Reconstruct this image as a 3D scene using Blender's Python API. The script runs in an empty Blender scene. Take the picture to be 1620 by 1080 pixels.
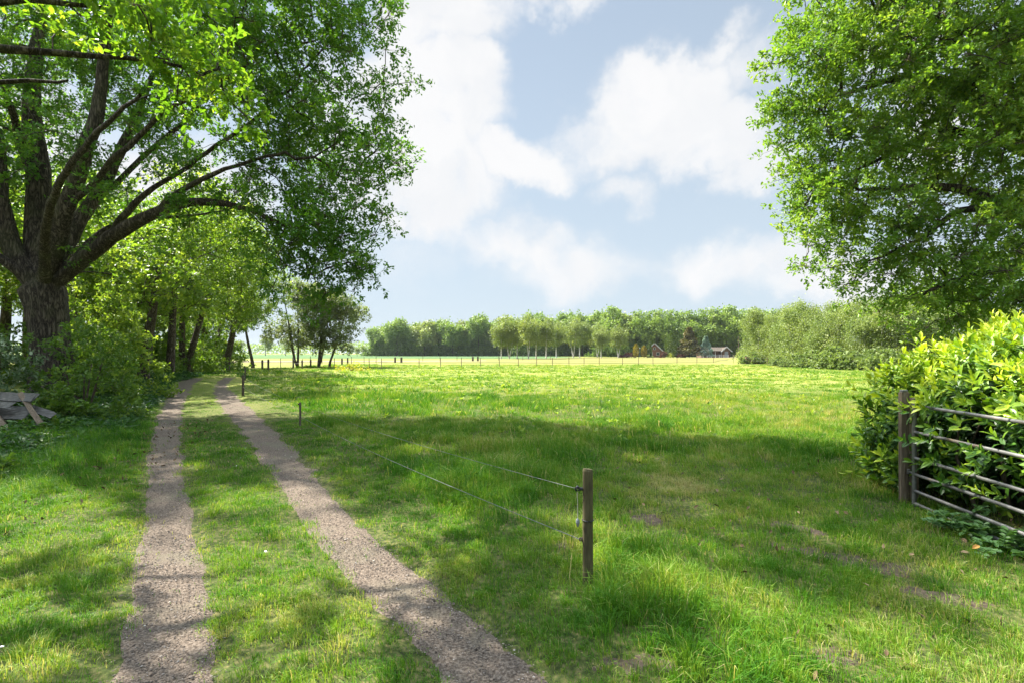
import bpy, math, random
import numpy as np
from mathutils import Vector, Matrix

# ---------------------------------------------------------------- camera, sky, sun, exposure
SC = bpy.context.scene
COL = SC.collection
EYE = 1.6
HZ = 558.0            # pixel row of the horizon in the 1620 x 1080 photograph
FP = 810.0            # focal length in those pixels (18 mm on a 36 mm sensor)
cam_d = bpy.data.cameras.new("camera"); cam = bpy.data.objects.new("camera", cam_d); COL.objects.link(cam)
cam_d.lens = 18.0; cam_d.sensor_width = 36.0
cam_d.shift_y = (HZ - 540.0) / 1620.0
cam_d.clip_start = 0.05; cam_d.clip_end = 6000
cam.location = (0, 0, EYE); cam.rotation_euler = (math.radians(90), 0, 0)
SC.camera = cam

SUN_AZ = math.radians(-54)      # from +Y, negative = towards the left of the view
SUN_EL = math.radians(46)
SD = Vector((math.sin(SUN_AZ) * math.cos(SUN_EL), math.cos(SUN_AZ) * math.cos(SUN_EL), math.sin(SUN_EL)))
sl = bpy.data.lights.new("sun", 'SUN'); sl.energy = 4.0; sl.angle = math.radians(0.6); sl.color = (1.0, 0.94, 0.84)
so = bpy.data.objects.new("sun", sl); COL.objects.link(so); so.rotation_euler = SD.to_track_quat('Z', 'Y').to_euler()

SC.view_settings.view_transform = 'Standard'
SC.view_settings.look = 'None'
SC.view_settings.exposure = 2.4
SC.view_settings.gamma = 1.0
SC.cycles.max_bounces = 7
SC.cycles.diffuse_bounces = 4
SC.cycles.glossy_bounces = 2
SC.cycles.transmission_bounces = 4
SC.cycles.transparent_max_bounces = 6
SC.cycles.caustics_reflective = False
SC.cycles.caustics_refractive = False
SC.cycles.sample_clamp_indirect = 6.0
SC.cycles.use_adaptive_sampling = False

def N(nt, typ, **kw):
    n = nt.nodes.new(typ)
    for k, v in kw.items():
        if k.startswith('i_'):
            n.inputs[k[2:].replace('_', ' ')].default_value = v
        elif k.startswith('n') and k[1:].isdigit():
            n.inputs[int(k[1:])].default_value = v
        else:
            setattr(n, k, v)
    return n

def build_world():
    w = bpy.data.worlds.new("World"); SC.world = w; w.use_nodes = True
    nt = w.node_tree; nt.nodes.clear(); L = nt.links.new
    out = N(nt, 'ShaderNodeOutputWorld'); bg = N(nt, 'ShaderNodeBackground'); bg.inputs[1].default_value = SKY_STRENGTH
    L(bg.outputs[0], out.inputs[0])
    sky = N(nt, 'ShaderNodeTexSky', sky_type='NISHITA'); sky.sun_disc = False
    sky.sun_elevation = SUN_EL; sky.sun_rotation = SUN_AZ; sky.air_density = 1.0; sky.dust_density = 0.6; sky.ozone_density = 1.6
    tc = N(nt, 'ShaderNodeTexCoord')
    def vm(op, a, b=None):
        n = N(nt, 'ShaderNodeVectorMath', operation=op)
        for i, x in enumerate((a, b)):
            if x is None: continue
            if isinstance(x, (tuple, list, Vector)): n.inputs[i].default_value = tuple(x)
            else: L(x, n.inputs[i])
        return n
    def m(op, a, b=None, c=None):
        n = N(nt, 'ShaderNodeMath', operation=op)
        for i, x in enumerate((a, b, c)):
            if x is None: continue
            if isinstance(x, (int, float)): n.inputs[i].default_value = x
            else: L(x, n.inputs[i])
        return n.outputs[0]
    d = tc.outputs['Generated']
    sep = N(nt, 'ShaderNodeSeparateXYZ'); L(d, sep.inputs[0])
    # domain-warped direction gives the clouds their torn outline
    n1 = N(nt, 'ShaderNodeTexNoise'); n1.inputs['Scale'].default_value = 3.6; n1.inputs['Detail'].default_value = 9; n1.inputs['Roughness'].default_value = 0.60
    L(d, n1.inputs['Vector'])
    wv = vm('SUBTRACT', n1.outputs['Color'], (0.5, 0.5, 0.5)); wv2 = vm('SCALE', wv.outputs[0]); wv2.inputs['Scale'].default_value = 0.30
    dw = vm('ADD', d, wv2.outputs[0]).outputs[0]
    acc = None
    for (px, py, rx, ry, soft, amp) in CLOUDS:
        c = Vector(((px - 810) / FP, 1.0, (HZ - py) / FP)); ln = c.length; c.normalize()
        df = vm('SUBTRACT', dw, c); sx = FP * ln / rx; sz = FP * ln / ry
        sc_ = vm('MULTIPLY', df.outputs[0], (sx, min(sx, sz) * 0.5, sz))
        le = vm('LENGTH', sc_.outputs[0]).outputs['Value']
        mr = N(nt, 'ShaderNodeMapRange', interpolation_type='SMOOTHSTEP')
        mr.inputs['From Min'].default_value = 1.0 + soft; mr.inputs['From Max'].default_value = max(0.0, 1.0 - soft)
        mr.inputs['To Min'].default_value = 0.0; mr.inputs['To Max'].default_value = amp
        L(le, mr.inputs['Value'])
        acc = mr.outputs[0] if acc is None else m('MAXIMUM', acc, mr.outputs[0])
    # fine noise frays the cover and thins it
    n2 = N(nt, 'ShaderNodeTexNoise'); n2.inputs['Scale'].default_value = 9.0; n2.inputs['Detail'].default_value = 8; n2.inputs['Roughness'].default_value = 0.6
    L(dw, n2.inputs['Vector'])
    fr = m('MULTIPLY_ADD', m('SUBTRACT', n2.outputs['Fac'], 0.5), 1.5, 0.0)
    cov = m('ADD', acc, m('MULTIPLY', fr, m('ADD', acc, 0.12)))
    # the rest of the sky carries the same kind of broken cloud
    n3 = N(nt, 'ShaderNodeTexNoise'); n3.inputs['Scale'].default_value = 2.1; n3.inputs['Detail'].default_value = 7; n3.inputs['Roughness'].default_value = 0.58
    mp = N(nt, 'ShaderNodeMapping'); mp.inputs['Scale'].default_value = (1, 1, 2.0); mp.inputs['Location'].default_value = (3.1, 0.4, 1.7)
    L(d, mp.inputs[0]); L(mp.outputs[0], n3.inputs['Vector'])
    g = N(nt, 'ShaderNodeMapRange', interpolation_type='SMOOTHSTEP'); g.inputs['From Min'].default_value = 0.5; g.inputs['From Max'].default_value = 0.64
    L(n3.outputs['Fac'], g.inputs['Value'])
    front = N(nt, 'ShaderNodeMapRange', interpolation_type='SMOOTHSTEP'); front.inputs['From Min'].default_value = 0.68; front.inputs['From Max'].default_value = 0.45
    front.inputs['To Min'].default_value = 0.0; front.inputs['To Max'].default_value = 1.0
    L(vm('DOT_PRODUCT', d, Vector((0.1, 0.93, 0.35)).normalized()).outputs['Value'], front.inputs['Value'])
    cov = m('MAXIMUM', cov, m('MULTIPLY', g.outputs[0], front.outputs[0]))
    cs = N(nt, 'ShaderNodeMapRange', interpolation_type='SMOOTHSTEP'); cs.inputs['From Min'].default_value = 0.06; cs.inputs['From Max'].default_value = 1.0; L(cov, cs.inputs['Value'])
    cl = N(nt, 'ShaderNodeClamp'); L(cs.outputs[0], cl.inputs[0])
    # thin veil low over the land
    veil = N(nt, 'ShaderNodeMapRange', interpolation_type='SMOOTHSTEP'); veil.inputs['From Min'].default_value = 0.75; veil.inputs['From Max'].default_value = -0.05
    veil.inputs['To Min'].default_value = VEIL[0]; veil.inputs['To Max'].default_value = VEIL[1]
    L(sep.outputs['Z'], veil.inputs['Value'])
    mixv = N(nt, 'ShaderNodeMixRGB'); L(veil.outputs[0], mixv.inputs[0]); mixv.inputs[2].default_value = VEIL_COL
    sg = vm('SCALE', sky.outputs[0]); sg.inputs['Scale'].default_value = 0.51; L(sg.outputs[0], mixv.inputs[1])
    n4 = N(nt, 'ShaderNodeTexNoise'); n4.inputs['Scale'].default_value = 6.5; n4.inputs['Detail'].default_value = 7; n4.inputs['Roughness'].default_value = .55; L(dw, n4.inputs['Vector'])
    sh = N(nt, 'ShaderNodeMapRange', interpolation_type='SMOOTHSTEP'); sh.inputs['From Min'].default_value = .36; sh.inputs['From Max'].default_value = .60; L(n4.outputs['Fac'], sh.inputs['Value'])
    cc = N(nt, 'ShaderNodeMixRGB'); L(sh.outputs[0], cc.inputs[0]); cc.inputs[1].default_value = (3.28, 3.34, 3.42, 1); cc.inputs[2].default_value = CLOUD_COL
    mix = N(nt, 'ShaderNodeMixRGB'); L(cl.outputs[0], mix.inputs[0]); L(mixv.outputs[0], mix.inputs[1]); L(cc.outputs[0], mix.inputs[2])
    # sky above the view is brightened as added fill light for the shade
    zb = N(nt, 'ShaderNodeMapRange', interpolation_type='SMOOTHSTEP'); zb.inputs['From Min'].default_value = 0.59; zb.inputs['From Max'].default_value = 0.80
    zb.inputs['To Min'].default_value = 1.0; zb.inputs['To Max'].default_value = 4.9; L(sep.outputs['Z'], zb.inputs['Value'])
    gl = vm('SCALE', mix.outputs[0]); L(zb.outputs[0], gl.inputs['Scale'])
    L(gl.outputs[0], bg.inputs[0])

SKY_STRENGTH = 0.052
CLOUD_COL = (3.50, 3.52, 3.55, 1)
VEIL_COL = (2.45, 2.88, 3.25, 1)
VEIL = (0.52, 0.94)
CLOUDS = [  # px, py, radius x, radius y, softness, density - directions in the sky
    (690, 290, 120, 95, 0.5, 1.0), (760, 180, 85, 85, 0.4, 1.0), (655, 160, 90, 70, 0.45, 1.0), (830, 262, 90, 45, 0.55, 1.0), (640, 330, 70, 60, 0.6, .9),
    (720, 30, 95, 55, 0.5, 1.0), (650, 40, 80, 60, 0.5, .95),
    (1040, 165, 105, 75, 0.45, 1.0), (1110, 225, 95, 55, 0.5, 1.0), (1185, 262, 65, 32, 0.7, .9), (955, 235, 60, 40, 0.7, .8),
    (990, 305, 42, 30, 0.8, .75), (1140, 65, 42, 28, 0.8, .7), (1185, 100, 60, 30, 0.9, .65),
    (820, 400, 85, 42, 0.7, .85), (920, 440, 130, 40, 0.9, .7), (1190, 430, 130, 50, 0.7, .85), (1330, 450, 120, 50, .7, .8),
    (870, -12, 90, 26, 0.7, .8), (560, 250, 80, 120, .6, .8), (600, 400, 90, 60, 1.0, .45),
    (300, 300, 120, 90, .7, .8), (60, 180, 120, 80, .8, .8), (1500, 200, 90, 60, .8, .8), (1450, 60, 70, 50, .8, .7),
]
build_world()

# ---------------------------------------------------------------- helpers
RNG = np.random.default_rng(11)
def F(px, py, Y):      # a point at distance Y seen at that place of the picture
    return np.array([(px - 810) / FP * Y, Y, EYE + (HZ - py) / FP * Y])
def G(px, py):
    Y = EYE * FP / (py - HZ); return np.array([(px - 810) / FP * Y, Y, 0.0])

def vnoise(x, y, scale, seed=0, octaves=3):
    x = np.asarray(x, float) / scale; y = np.asarray(y, float) / scale
    tot = np.zeros(np.broadcast(x, y).shape); amp = 1.0; norm = 0
    for o in range(octaves):
        xi = np.floor(x); yi = np.floor(y); fx = x - xi; fy = y - yi
        fx = fx * fx * (3 - 2 * fx); fy = fy * fy * (3 - 2 * fy)
        def h(a, b):
            v = np.sin(a * 127.1 + b * 311.7 + seed * 74.7 + o * 19.19) * 43758.5453
            return v - np.floor(v)
        v = (h(xi, yi) * (1 - fx) + h(xi + 1, yi) * fx) * (1 - fy) + (h(xi, yi + 1) * (1 - fx) + h(xi + 1, yi + 1) * fx) * fy
        tot = tot + v * amp; norm += amp; amp *= 0.5; x = x * 2.03 + 17.3; y = y * 2.03 + 5.1
    return tot / norm

def sstep(a, b, x):
    t = np.clip((x - a) / (b - a), 0, 1); return t * t * (3 - 2 * t)

def raw_mesh(name, V, loops, sizes, mat, tint=None, smooth=False, matidx=None, mats=None):
    me = bpy.data.meshes.new(name)
    V = np.ascontiguousarray(V, dtype=np.float32); loops = np.ascontiguousarray(loops, dtype=np.int32).ravel()
    sizes = np.ascontiguousarray(sizes, dtype=np.int32)
    me.vertices.add(len(V)); me.vertices.foreach_set('co', V.ravel())
    me.loops.add(len(loops)); me.loops.foreach_set('vertex_index', loops)
    me.polygons.add(len(sizes))
    st = np.zeros(len(sizes), dtype=np.int32); st[1:] = np.cumsum(sizes)[:-1]
    me.polygons.foreach_set('loop_start', st)
    try: me.polygons.foreach_set('loop_total', sizes)
    except Exception: pass
    if tint is not None:
        a = me.attributes.new('tint', 'FLOAT', 'FACE'); a.data.foreach_set('value', np.ascontiguousarray(tint, dtype=np.float32))
    for mm in (mats or [mat]): me.materials.append(mm)
    if matidx is not None: me.polygons.foreach_set('material_index', np.ascontiguousarray(matidx, dtype=np.int32))
    me.update(calc_edges=True)
    me.polygons.foreach_set('use_smooth', np.full(len(sizes), bool(smooth)))
    return me

def link(name, me, parent=None, loc=None, rot=None):
    o = bpy.data.objects.new(name, me); COL.objects.link(o)
    if parent is not None: o.parent = parent
    if loc is not None: o.location = tuple(loc)
    if rot is not None: o.rotation_euler = rot
    return o

def tag(o, label=None, cat=None, group=None, kind=None):
    if label: o['label'] = label
    if cat: o['category'] = cat
    if group: o['group'] = group
    if kind: o['kind'] = kind
    return o

def thing(name, label, cat, loc=(0, 0, 0), rz=0.0, group=None):
    o = bpy.data.objects.new(name, None); COL.objects.link(o)
    o.location = tuple(loc); o.rotation_euler = (0, 0, rz); o.empty_display_size = 0.3
    return tag(o, label, cat, group)

def copy_thing(src, loc, rz, scale, label, group=None):
    kids = list(src.children)
    c = src.copy(); COL.objects.link(c); c.location = tuple(loc); c.rotation_euler = (0, 0, rz)
    c.scale = scale if isinstance(scale, tuple) else (scale, scale, scale); c['label'] = label
    if group: c['group'] = group
    for k in kids:
        kk = k.copy(); COL.objects.link(kk); kk.parent = c
        for s in k.children:
            ss = s.copy(); COL.objects.link(ss); ss.parent = kk
    return c

class MB:      # collects boxes, tubes and loose faces into one mesh
    def __init__(s): s.V = []; s.F = []; s.n = 0
    def add(s, V, Fs):
        s.V.append(np.asarray(V, float)); s.F += [[i + s.n for i in f] for f in Fs]; s.n += len(V)
    def box(s, c, size, R=None, jit=0.0, bevel=0.0):
        sx, sy, sz = [v / 2 for v in size]
        if bevel > 0:
            b = bevel; V = []; 
            for z, k in ((-sz, b), (-sz + b, 0), (sz - b, 0), (sz, b)):
                x, y = sx - k, sy - k
                V += [(-x + b, -y, z), (x - b, -y, z), (x, -y + b, z), (x, y - b, z), (x - b, y, z), (-x + b, y, z), (-x, y - b, z), (-x, -y + b, z)]
            Fs = [[i for i in range(7, -1, -1)], [24 + i for i in range(8)]]
            for r in range(3):
                for i in range(8): Fs.append([r * 8 + i, r * 8 + (i + 1) % 8, r * 8 + 8 + (i + 1) % 8, r * 8 + 8 + i])
            V = np.array(V)
        else:
            V = np.array([(-sx, -sy, -sz), (sx, -sy, -sz), (sx, sy, -sz), (-sx, sy, -sz), (-sx, -sy, sz), (sx, -sy, sz), (sx, sy, sz), (-sx, sy, sz)])
            Fs = [[3, 2, 1, 0], [4, 5, 6, 7], [0, 1, 5, 4], [1, 2, 6, 5], [2, 3, 7, 6], [3, 0, 4, 7]]
        if jit: V = V + RNG.normal(0, jit, V.shape)
        if R is not None: V = V @ np.array(R).T
        s.add(V + np.array(c), Fs); return s
    def tube(s, pts, rad, n=8, caps=True):
        P = np.asarray(pts, float); m = len(P); rad = np.broadcast_to(np.asarray(rad, float), (m,))
        T = np.gradient(P, axis=0); T /= np.linalg.norm(T, axis=1)[:, None] + 1e-9
        mean = P[-1] - P[0]; ref = np.array([0, 0, 1.0]) if abs(mean[2]) < 0.8 * np.linalg.norm(mean) else np.array([1.0, 0, 0])
        U = np.cross(T, ref); U /= np.linalg.norm(U, axis=1)[:, None] + 1e-9; W = np.cross(T, U)
        a = np.arange(n) / n * 2 * math.pi
        V = P[:, None, :] + rad[:, None, None] * (np.cos(a)[None, :, None] * U[:, None, :] + np.sin(a)[None, :, None] * W[:, None, :])
        Fs = [[k * n + i, k * n + (i + 1) % n, (k + 1) * n + (i + 1) % n, (k + 1) * n + i] for k in range(m - 1) for i in range(n)]
        if caps: Fs += [[i for i in range(n)][::-1], [(m - 1) * n + i for i in range(n)]]
        s.add(V.reshape(-1, 3), Fs); return s
    def build(s, name, mat, parent=None, smooth=False, loc=None):
        V = np.concatenate(s.V); sizes = [len(f) for f in s.F]; loops = [i for f in s.F for i in f]
        return link(name, raw_mesh(name, V, loops, sizes, mat, smooth=smooth), parent, loc)

# ---------------------------------------------------------------- materials
def new_mat(name):
    m = bpy.data.materials.new(name); m.use_nodes = True; nt = m.node_tree; nt.nodes.clear()
    out = N(nt, 'ShaderNodeOutputMaterial'); return m, nt, out

def ramp(nt, fac, stops):
    r = N(nt, 'ShaderNodeValToRGB'); e = r.color_ramp.elements
    while len(e) < len(stops): e.new(0.5)
    for i, (p, c) in enumerate(stops):
        e[i].position = p; e[i].color = (c[0], c[1], c[2], 1)
    nt.links.new(fac, r.inputs[0]); return r.outputs[0]

def leaf_mat(name, stops, trans=0.4, tcol=(1.35, 1.35, 0.5), rough=0.5, spec=0.35):
    m, nt, out = new_mat(name); L = nt.links.new
    at = N(nt, 'ShaderNodeAttribute', attribute_name='tint')
    col = ramp(nt, at.outputs['Fac'], stops)
    b = N(nt, 'ShaderNodeBsdfPrincipled'); b.inputs['Roughness'].default_value = rough; b.inputs['Specular IOR Level'].default_value = spec
    L(col, b.inputs['Base Color'])
    t = N(nt, 'ShaderNodeBsdfTranslucent')
    mu = N(nt, 'ShaderNodeMixRGB', blend_type='MULTIPLY'); mu.inputs[0].default_value = 1; L(col, mu.inputs[1]); mu.inputs[2].default_value = (*tcol, 1)
    L(mu.outputs[0], t.inputs[0])
    mx = N(nt, 'ShaderNodeMixShader'); mx.inputs[0].default_value = trans; L(b.outputs[0], mx.inputs[1]); L(t.outputs[0], mx.inputs[2])
    L(mx.outputs[0], out.inputs[0]); return m

def bark_mat(name, c1, c2, c3, scale=1.0, moss=0.3):
    m, nt, out = new_mat(name); L = nt.links.new
    tc = N(nt, 'ShaderNodeTexCoord'); mp = N(nt, 'ShaderNodeMapping'); mp.inputs['Scale'].default_value = (13 * scale, 13 * scale, 2.6 * scale); L(tc.outputs['Object'], mp.inputs[0])
    no = N(nt, 'ShaderNodeTexNoise'); no.inputs['Scale'].default_value = 1.0; no.inputs['Detail'].default_value = 8; no.inputs['Roughness'].default_value = .62; no.inputs['Distortion'].default_value = .6; L(mp.outputs[0], no.inputs['Vector'])
    sb = N(nt, 'ShaderNodeMath', operation='SUBTRACT'); L(no.outputs['Fac'], sb.inputs[0]); sb.inputs[1].default_value = .5
    ab = N(nt, 'ShaderNodeMath', operation='ABSOLUTE'); L(sb.outputs[0], ab.inputs[0])
    mm = N(nt, 'ShaderNodeMath', operation='MULTIPLY'); L(ab.outputs[0], mm.inputs[0]); mm.inputs[1].default_value = 5.5
    col = ramp(nt, mm.outputs[0], [(0.0, c1), (0.30, c2), (0.85, c3)])
    n2 = N(nt, 'ShaderNodeTexNoise'); n2.inputs['Scale'].default_value = 1.3; n2.inputs['Detail'].default_value = 5; L(tc.outputs['Object'], n2.inputs['Vector'])
    mr2 = N(nt, 'ShaderNodeMapRange'); mr2.inputs['From Min'].default_value = .5; mr2.inputs['From Max'].default_value = .75; mr2.inputs['To Max'].default_value = moss; L(n2.outputs['Fac'], mr2.inputs['Value'])
    mx = N(nt, 'ShaderNodeMixRGB'); L(mr2.outputs[0], mx.inputs[0]); L(col, mx.inputs[1]); mx.inputs[2].default_value = (.10, .12, .04, 1)
    b = N(nt, 'ShaderNodeBsdfPrincipled'); b.inputs['Roughness'].default_value = .9; b.inputs['Specular IOR Level'].default_value = .15; L(mx.outputs[0], b.inputs['Base Color'])
    bp = N(nt, 'ShaderNodeBump'); bp.inputs['Strength'].default_value = .9; bp.inputs['Distance'].default_value = .03; L(mm.outputs[0], bp.inputs['Height']); L(bp.outputs[0], b.inputs['Normal'])
    L(b.outputs[0], out.inputs[0]); return m

def noise_mat(name, stops, scale=5.0, detail=6, rough=.9, bump=.0, bdist=.01, scale3=(1, 1, 1), spec=.2, metal=0.0, second=None):
    m, nt, out = new_mat(name); L = nt.links.new
    tc = N(nt, 'ShaderNodeTexCoord'); mp = N(nt, 'ShaderNodeMapping'); mp.inputs['Scale'].default_value = scale3; L(tc.outputs['Object'], mp.inputs[0])
    no = N(nt, 'ShaderNodeTexNoise'); no.inputs['Scale'].default_value = scale; no.inputs['Detail'].default_value = detail; no.inputs['Roughness'].default_value = .62; L(mp.outputs[0], no.inputs['Vector'])
    col = ramp(nt, no.outputs['Fac'], stops)
    if second:
        sc2, a, bb, c2 = second
        n2 = N(nt, 'ShaderNodeTexNoise'); n2.inputs['Scale'].default_value = sc2; n2.inputs['Detail'].default_value = 5; L(mp.outputs[0], n2.inputs['Vector'])
        mr = N(nt, 'ShaderNodeMapRange'); mr.inputs['From Min'].default_value = a; mr.inputs['From Max'].default_value = bb; L(n2.outputs['Fac'], mr.inputs['Value'])
        mx = N(nt, 'ShaderNodeMixRGB'); L(mr.outputs[0], mx.inputs[0]); L(col, mx.inputs[1]); mx.inputs[2].default_value = (*c2, 1); col = mx.outputs[0]
    b = N(nt, 'ShaderNodeBsdfPrincipled'); b.inputs['Roughness'].default_value = rough; b.inputs['Specular IOR Level'].default_value = spec; b.inputs['Metallic'].default_value = metal
    L(col, b.inputs['Base Color'])
    if bump:
        bp = N(nt, 'ShaderNodeBump'); bp.inputs['Strength'].default_value = bump; bp.inputs['Distance'].default_value = bdist; L(no.outputs['Fac'], bp.inputs['Height']); L(bp.outputs[0], b.inputs['Normal'])
    L(b.outputs[0], out.inputs[0]); return m

def tint_mat(name, stops, rough=.85, spec=.2):
    m, nt, out = new_mat(name); at = N(nt, 'ShaderNodeAttribute', attribute_name='tint'); col = ramp(nt, at.outputs['Fac'], stops)
    b = N(nt, 'ShaderNodeBsdfPrincipled'); b.inputs['Roughness'].default_value = rough; b.inputs['Specular IOR Level'].default_value = spec
    nt.links.new(col, b.inputs['Base Color']); nt.links.new(b.outputs[0], out.inputs[0]); return m

M = {}
M['oak_leaf'] = leaf_mat('oak_leaf', [(0, (0.033, 0.101, 0.013)), (.5, (0.082, 0.196, 0.020)), (1, (0.210, 0.326, 0.040))], .45)
M['near_leaf'] = leaf_mat('near_leaf', [(0, (0.055, 0.137, 0.012)), (.5, (0.123, 0.244, 0.022)), (1, (0.292, 0.361, 0.050))], .5)
M['right_leaf'] = leaf_mat('right_leaf', [(0, (0.055, 0.134, 0.018)), (.5, (0.138, 0.256, 0.033)), (1, (0.304, 0.390, 0.062))], .4)
M['row_leaf'] = leaf_mat('row_leaf', [(0, (0.055, 0.122, 0.018)), (.5, (0.145, 0.244, 0.033)), (1, (0.331, 0.390, 0.069))], .5)
M['airy_leaf'] = leaf_mat('airy_leaf', [(0, (.09, .13, .045)), (.5, (.15, .20, .07)), (1, (.25, .27, .11))], .4, (1.2, 1.2, .7))
M['birch_leaf'] = leaf_mat('birch_leaf', [(0, (0.085, 0.134, 0.033)), (.5, (0.177, 0.235, 0.062)), (1, (0.305, 0.347, 0.104))], .4, (1.2, 1.2, .6))
M['willow_leaf'] = leaf_mat('willow_leaf', [(0, (0.084, 0.144, 0.038)), (.5, (0.183, 0.249, 0.066)), (1, (0.281, 0.333, 0.107))], .4, (1.15, 1.15, .7))
M['wood_leaf'] = leaf_mat('wood_leaf', [(0, (0.090, 0.151, 0.032)), (.5, (0.198, 0.284, 0.063)), (1, (0.346, 0.417, 0.108))], .3, (1.1, 1.2, .6))
M['wood_leaf_brown'] = leaf_mat('wood_leaf_brown', [(0, (0.128, 0.165, 0.045)), (.5, (0.243, 0.290, 0.080)), (1, (0.397, 0.417, 0.126))], .3, (1.1, 1.2, .6))
M['bush_leaf'] = leaf_mat('bush_leaf', [(0, (0.044, 0.101, 0.015)), (.5, (0.119, 0.213, 0.029)), (1, (0.300, 0.381, 0.066))], .45)
M['elder_leaf'] = leaf_mat('elder_leaf', [(0, (.048, .102, .036)), (.5, (.108, .180, .072)), (1, (.336, .396, .264))], .3, (1.1, 1.2, .8))
M['laurel_leaf'] = leaf_mat('laurel_leaf', [(0, (.014, .05, .008)), (.4, (.055, .14, .014)), (.7, (.19, .31, .022)), (1, (.43, .50, .04))], .28, (1.3, 1.35, .4), .42, .4)
M['fern_leaf'] = leaf_mat('fern_leaf', [(0, (.04, .11, .03)), (1, (.11, .22, .06))], .35)
M['ground_leaf'] = leaf_mat('ground_leaf', [(0, (.019, .058, .013)), (.5, (.052, .130, .023)), (1, (.143, .247, .039))], .4)
M['grass'] = leaf_mat('grass', [(0, (.018, .080, .007)), (.4, (.066, .195, .013)), (.7, (.172, .285, .030)), (.88, (.33, .36, .11)), (1, (.47, .40, .22))], .42, (1.35, 1.2, .5), .6, .18)
M['conifer'] = leaf_mat('conifer', [(0, (0.032, 0.080, 0.014)), (1, (0.160, 0.224, 0.042))], .15)
M['gold_conifer'] = leaf_mat('gold_conifer', [(0, (0.144, 0.156, 0.024)), (1, (0.408, 0.325, 0.060))], .2)
M['bronze_conifer'] = leaf_mat('bronze_conifer', [(0, (0.058, 0.068, 0.020)), (.5, (0.136, 0.130, 0.045)), (1, (0.233, 0.192, 0.079))], .2)
M['blue_conifer'] = leaf_mat('blue_conifer', [(0, (.09, .15, .13)), (1, (.36, .50, .44))], .15)
M['red_leaf'] = leaf_mat('red_leaf', [(0, (.05, .022, .02)), (1, (.15, .06, .045))], .25)
M['yellow_weed'] = leaf_mat('yellow_weed', [(0, (.16, .22, .02)), (1, (.42, .40, .05))], .4)
M['oak_bark'] = bark_mat('oak_bark', (.012, .010, .008), (.06, .048, .036), (.14, .118, .09))
M['row_bark'] = bark_mat('row_bark', (.025, .019, .013), (.09, .07, .05), (.20, .165, .125), 1.3)
M['twig_bark'] = noise_mat('twig_bark', [(.3, (.05, .038, .025)), (.7, (.14, .11, .08))], 8)
M['birch_bark'] = noise_mat('birch_bark', [(.38, (.06, .05, .045)), (.47, (.55, .53, .48)), (.8, (.72, .70, .66))], 3, scale3=(1, 1, 2.5))
M['airy_bark'] = bark_mat('airy_bark', (.03, .024, .018), (.10, .08, .06), (.22, .18, .14), 1.2)

# ---------------------------------------------------------------- tracks, ground relief
RUT_L = [(170, 350, 1080), (196, 340, 990), (205, 335, 940), (208, 322, 900), (222, 312, 860), (228, 302, 800), (232, 292, 750), (236, 286, 700), (248, 286, 660), (262, 296, 628), (278, 308, 610), (300, 322, 601)]
RUT_R = [(700, 875, 1080), (648, 800, 1005), (590, 722, 950), (545, 652, 900), (503, 600, 850), (466, 548, 800), (430, 503, 750), (396, 457, 700), (362, 414, 660), (342, 383, 632), (336, 362, 614), (343, 362, 604), (356, 372, 598)]
def rut_curve(R):
    pts = []
    for (a, b, y) in R:
        A = G(a, y); B = G(b, y); pts.append(((A[0] + B[0]) / 2, A[1], (B[0] - A[0]) / 2))
    pts = np.array(pts)
    d = pts[0, :2] - pts[1, :2]; d /= np.linalg.norm(d)
    first = np.array([*(pts[0, :2] + d * 6), pts[0, 2]])
    pts = np.vstack([first, pts])
    s = np.concatenate([[0], np.cumsum(np.linalg.norm(np.diff(pts[:, :2], axis=0), axis=1))])
    t = np.arange(0, s[-1], .12)
    c = np.stack([np.interp(t, s, pts[:, i]) for i in range(3)], 1)
    k = np.ones(9) / 9
    for i in range(3):
        p = np.pad(c[:, i], 4, mode='edge'); c[:, i] = np.convolve(p, k, 'valid')
    return c
CL, CR = rut_curve(RUT_L), rut_curve(RUT_R)
FAR_END = [(CL[-1][0], CL[-1][1]), (CR[-1][0], CR[-1][1])]

def rut_dist(x, y, C):      # signed: distance outside the rut edge, negative inside
    x = np.asarray(x, float).ravel(); y = np.asarray(y, float).ravel()
    o = np.argsort(C[:, 1]); cy = C[o, 1]; cx = C[o, 0]; cw = C[o, 2]
    # slope-corrected horizontal distance
    X = np.interp(y, cy, cx); Wd = np.interp(y, cy, cw); sl_ = np.gradient(cx, cy + np.arange(len(cy)) * 1e-6)
    S = np.clip(np.interp(y, cy, sl_), -2.5, 2.5)
    d = np.abs(x - X) / np.sqrt(1 + S * S) - Wd / np.sqrt(1 + S * S)
    past = np.maximum(y - cy[-1], 0); d = d + past * 2.0
    return d

def gz(x, y):
    x = np.asarray(x, float); y = np.asarray(y, float); sh = np.broadcast(x, y).shape
    X = np.broadcast_to(x, sh).ravel(); Y = np.broadcast_to(y, sh).ravel()
    r = np.sqrt(X * X + Y * Y); fade = 1 - sstep(25, 60, r)
    z = (vnoise(X, Y, 2.6, 3, 2) - .5) * .11 + (vnoise(X, Y, .45, 8, 2) - .5) * .035
    dm = np.minimum(rut_dist(X, Y, CL), rut_dist(X, Y, CR))
    k = 1 - sstep(-.12, .16, dm)
    z = z * (1 - .75 * k) - .035 * k
    # the ditch side rises a little under the bushes
    edge = -9.0 - .30 * (Y - 9); z = z + .35 * sstep(0, 6, edge - X) * (Y > -5)
    return (z * fade).reshape(sh)
def on_ground(x, y): return float(gz(np.array([x]), np.array([y]))[0])

def graded(lo, hi, s0, g, c=0.0):
    a = [c]
    while a[-1] < hi: a.append(a[-1] + max(s0, g * abs(a[-1] - c)))
    b = [c]
    while b[-1] > lo: b.append(b[-1] - max(s0, g * abs(b[-1] - c)))
    return np.array(sorted(set(b[1:] + a)))

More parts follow.
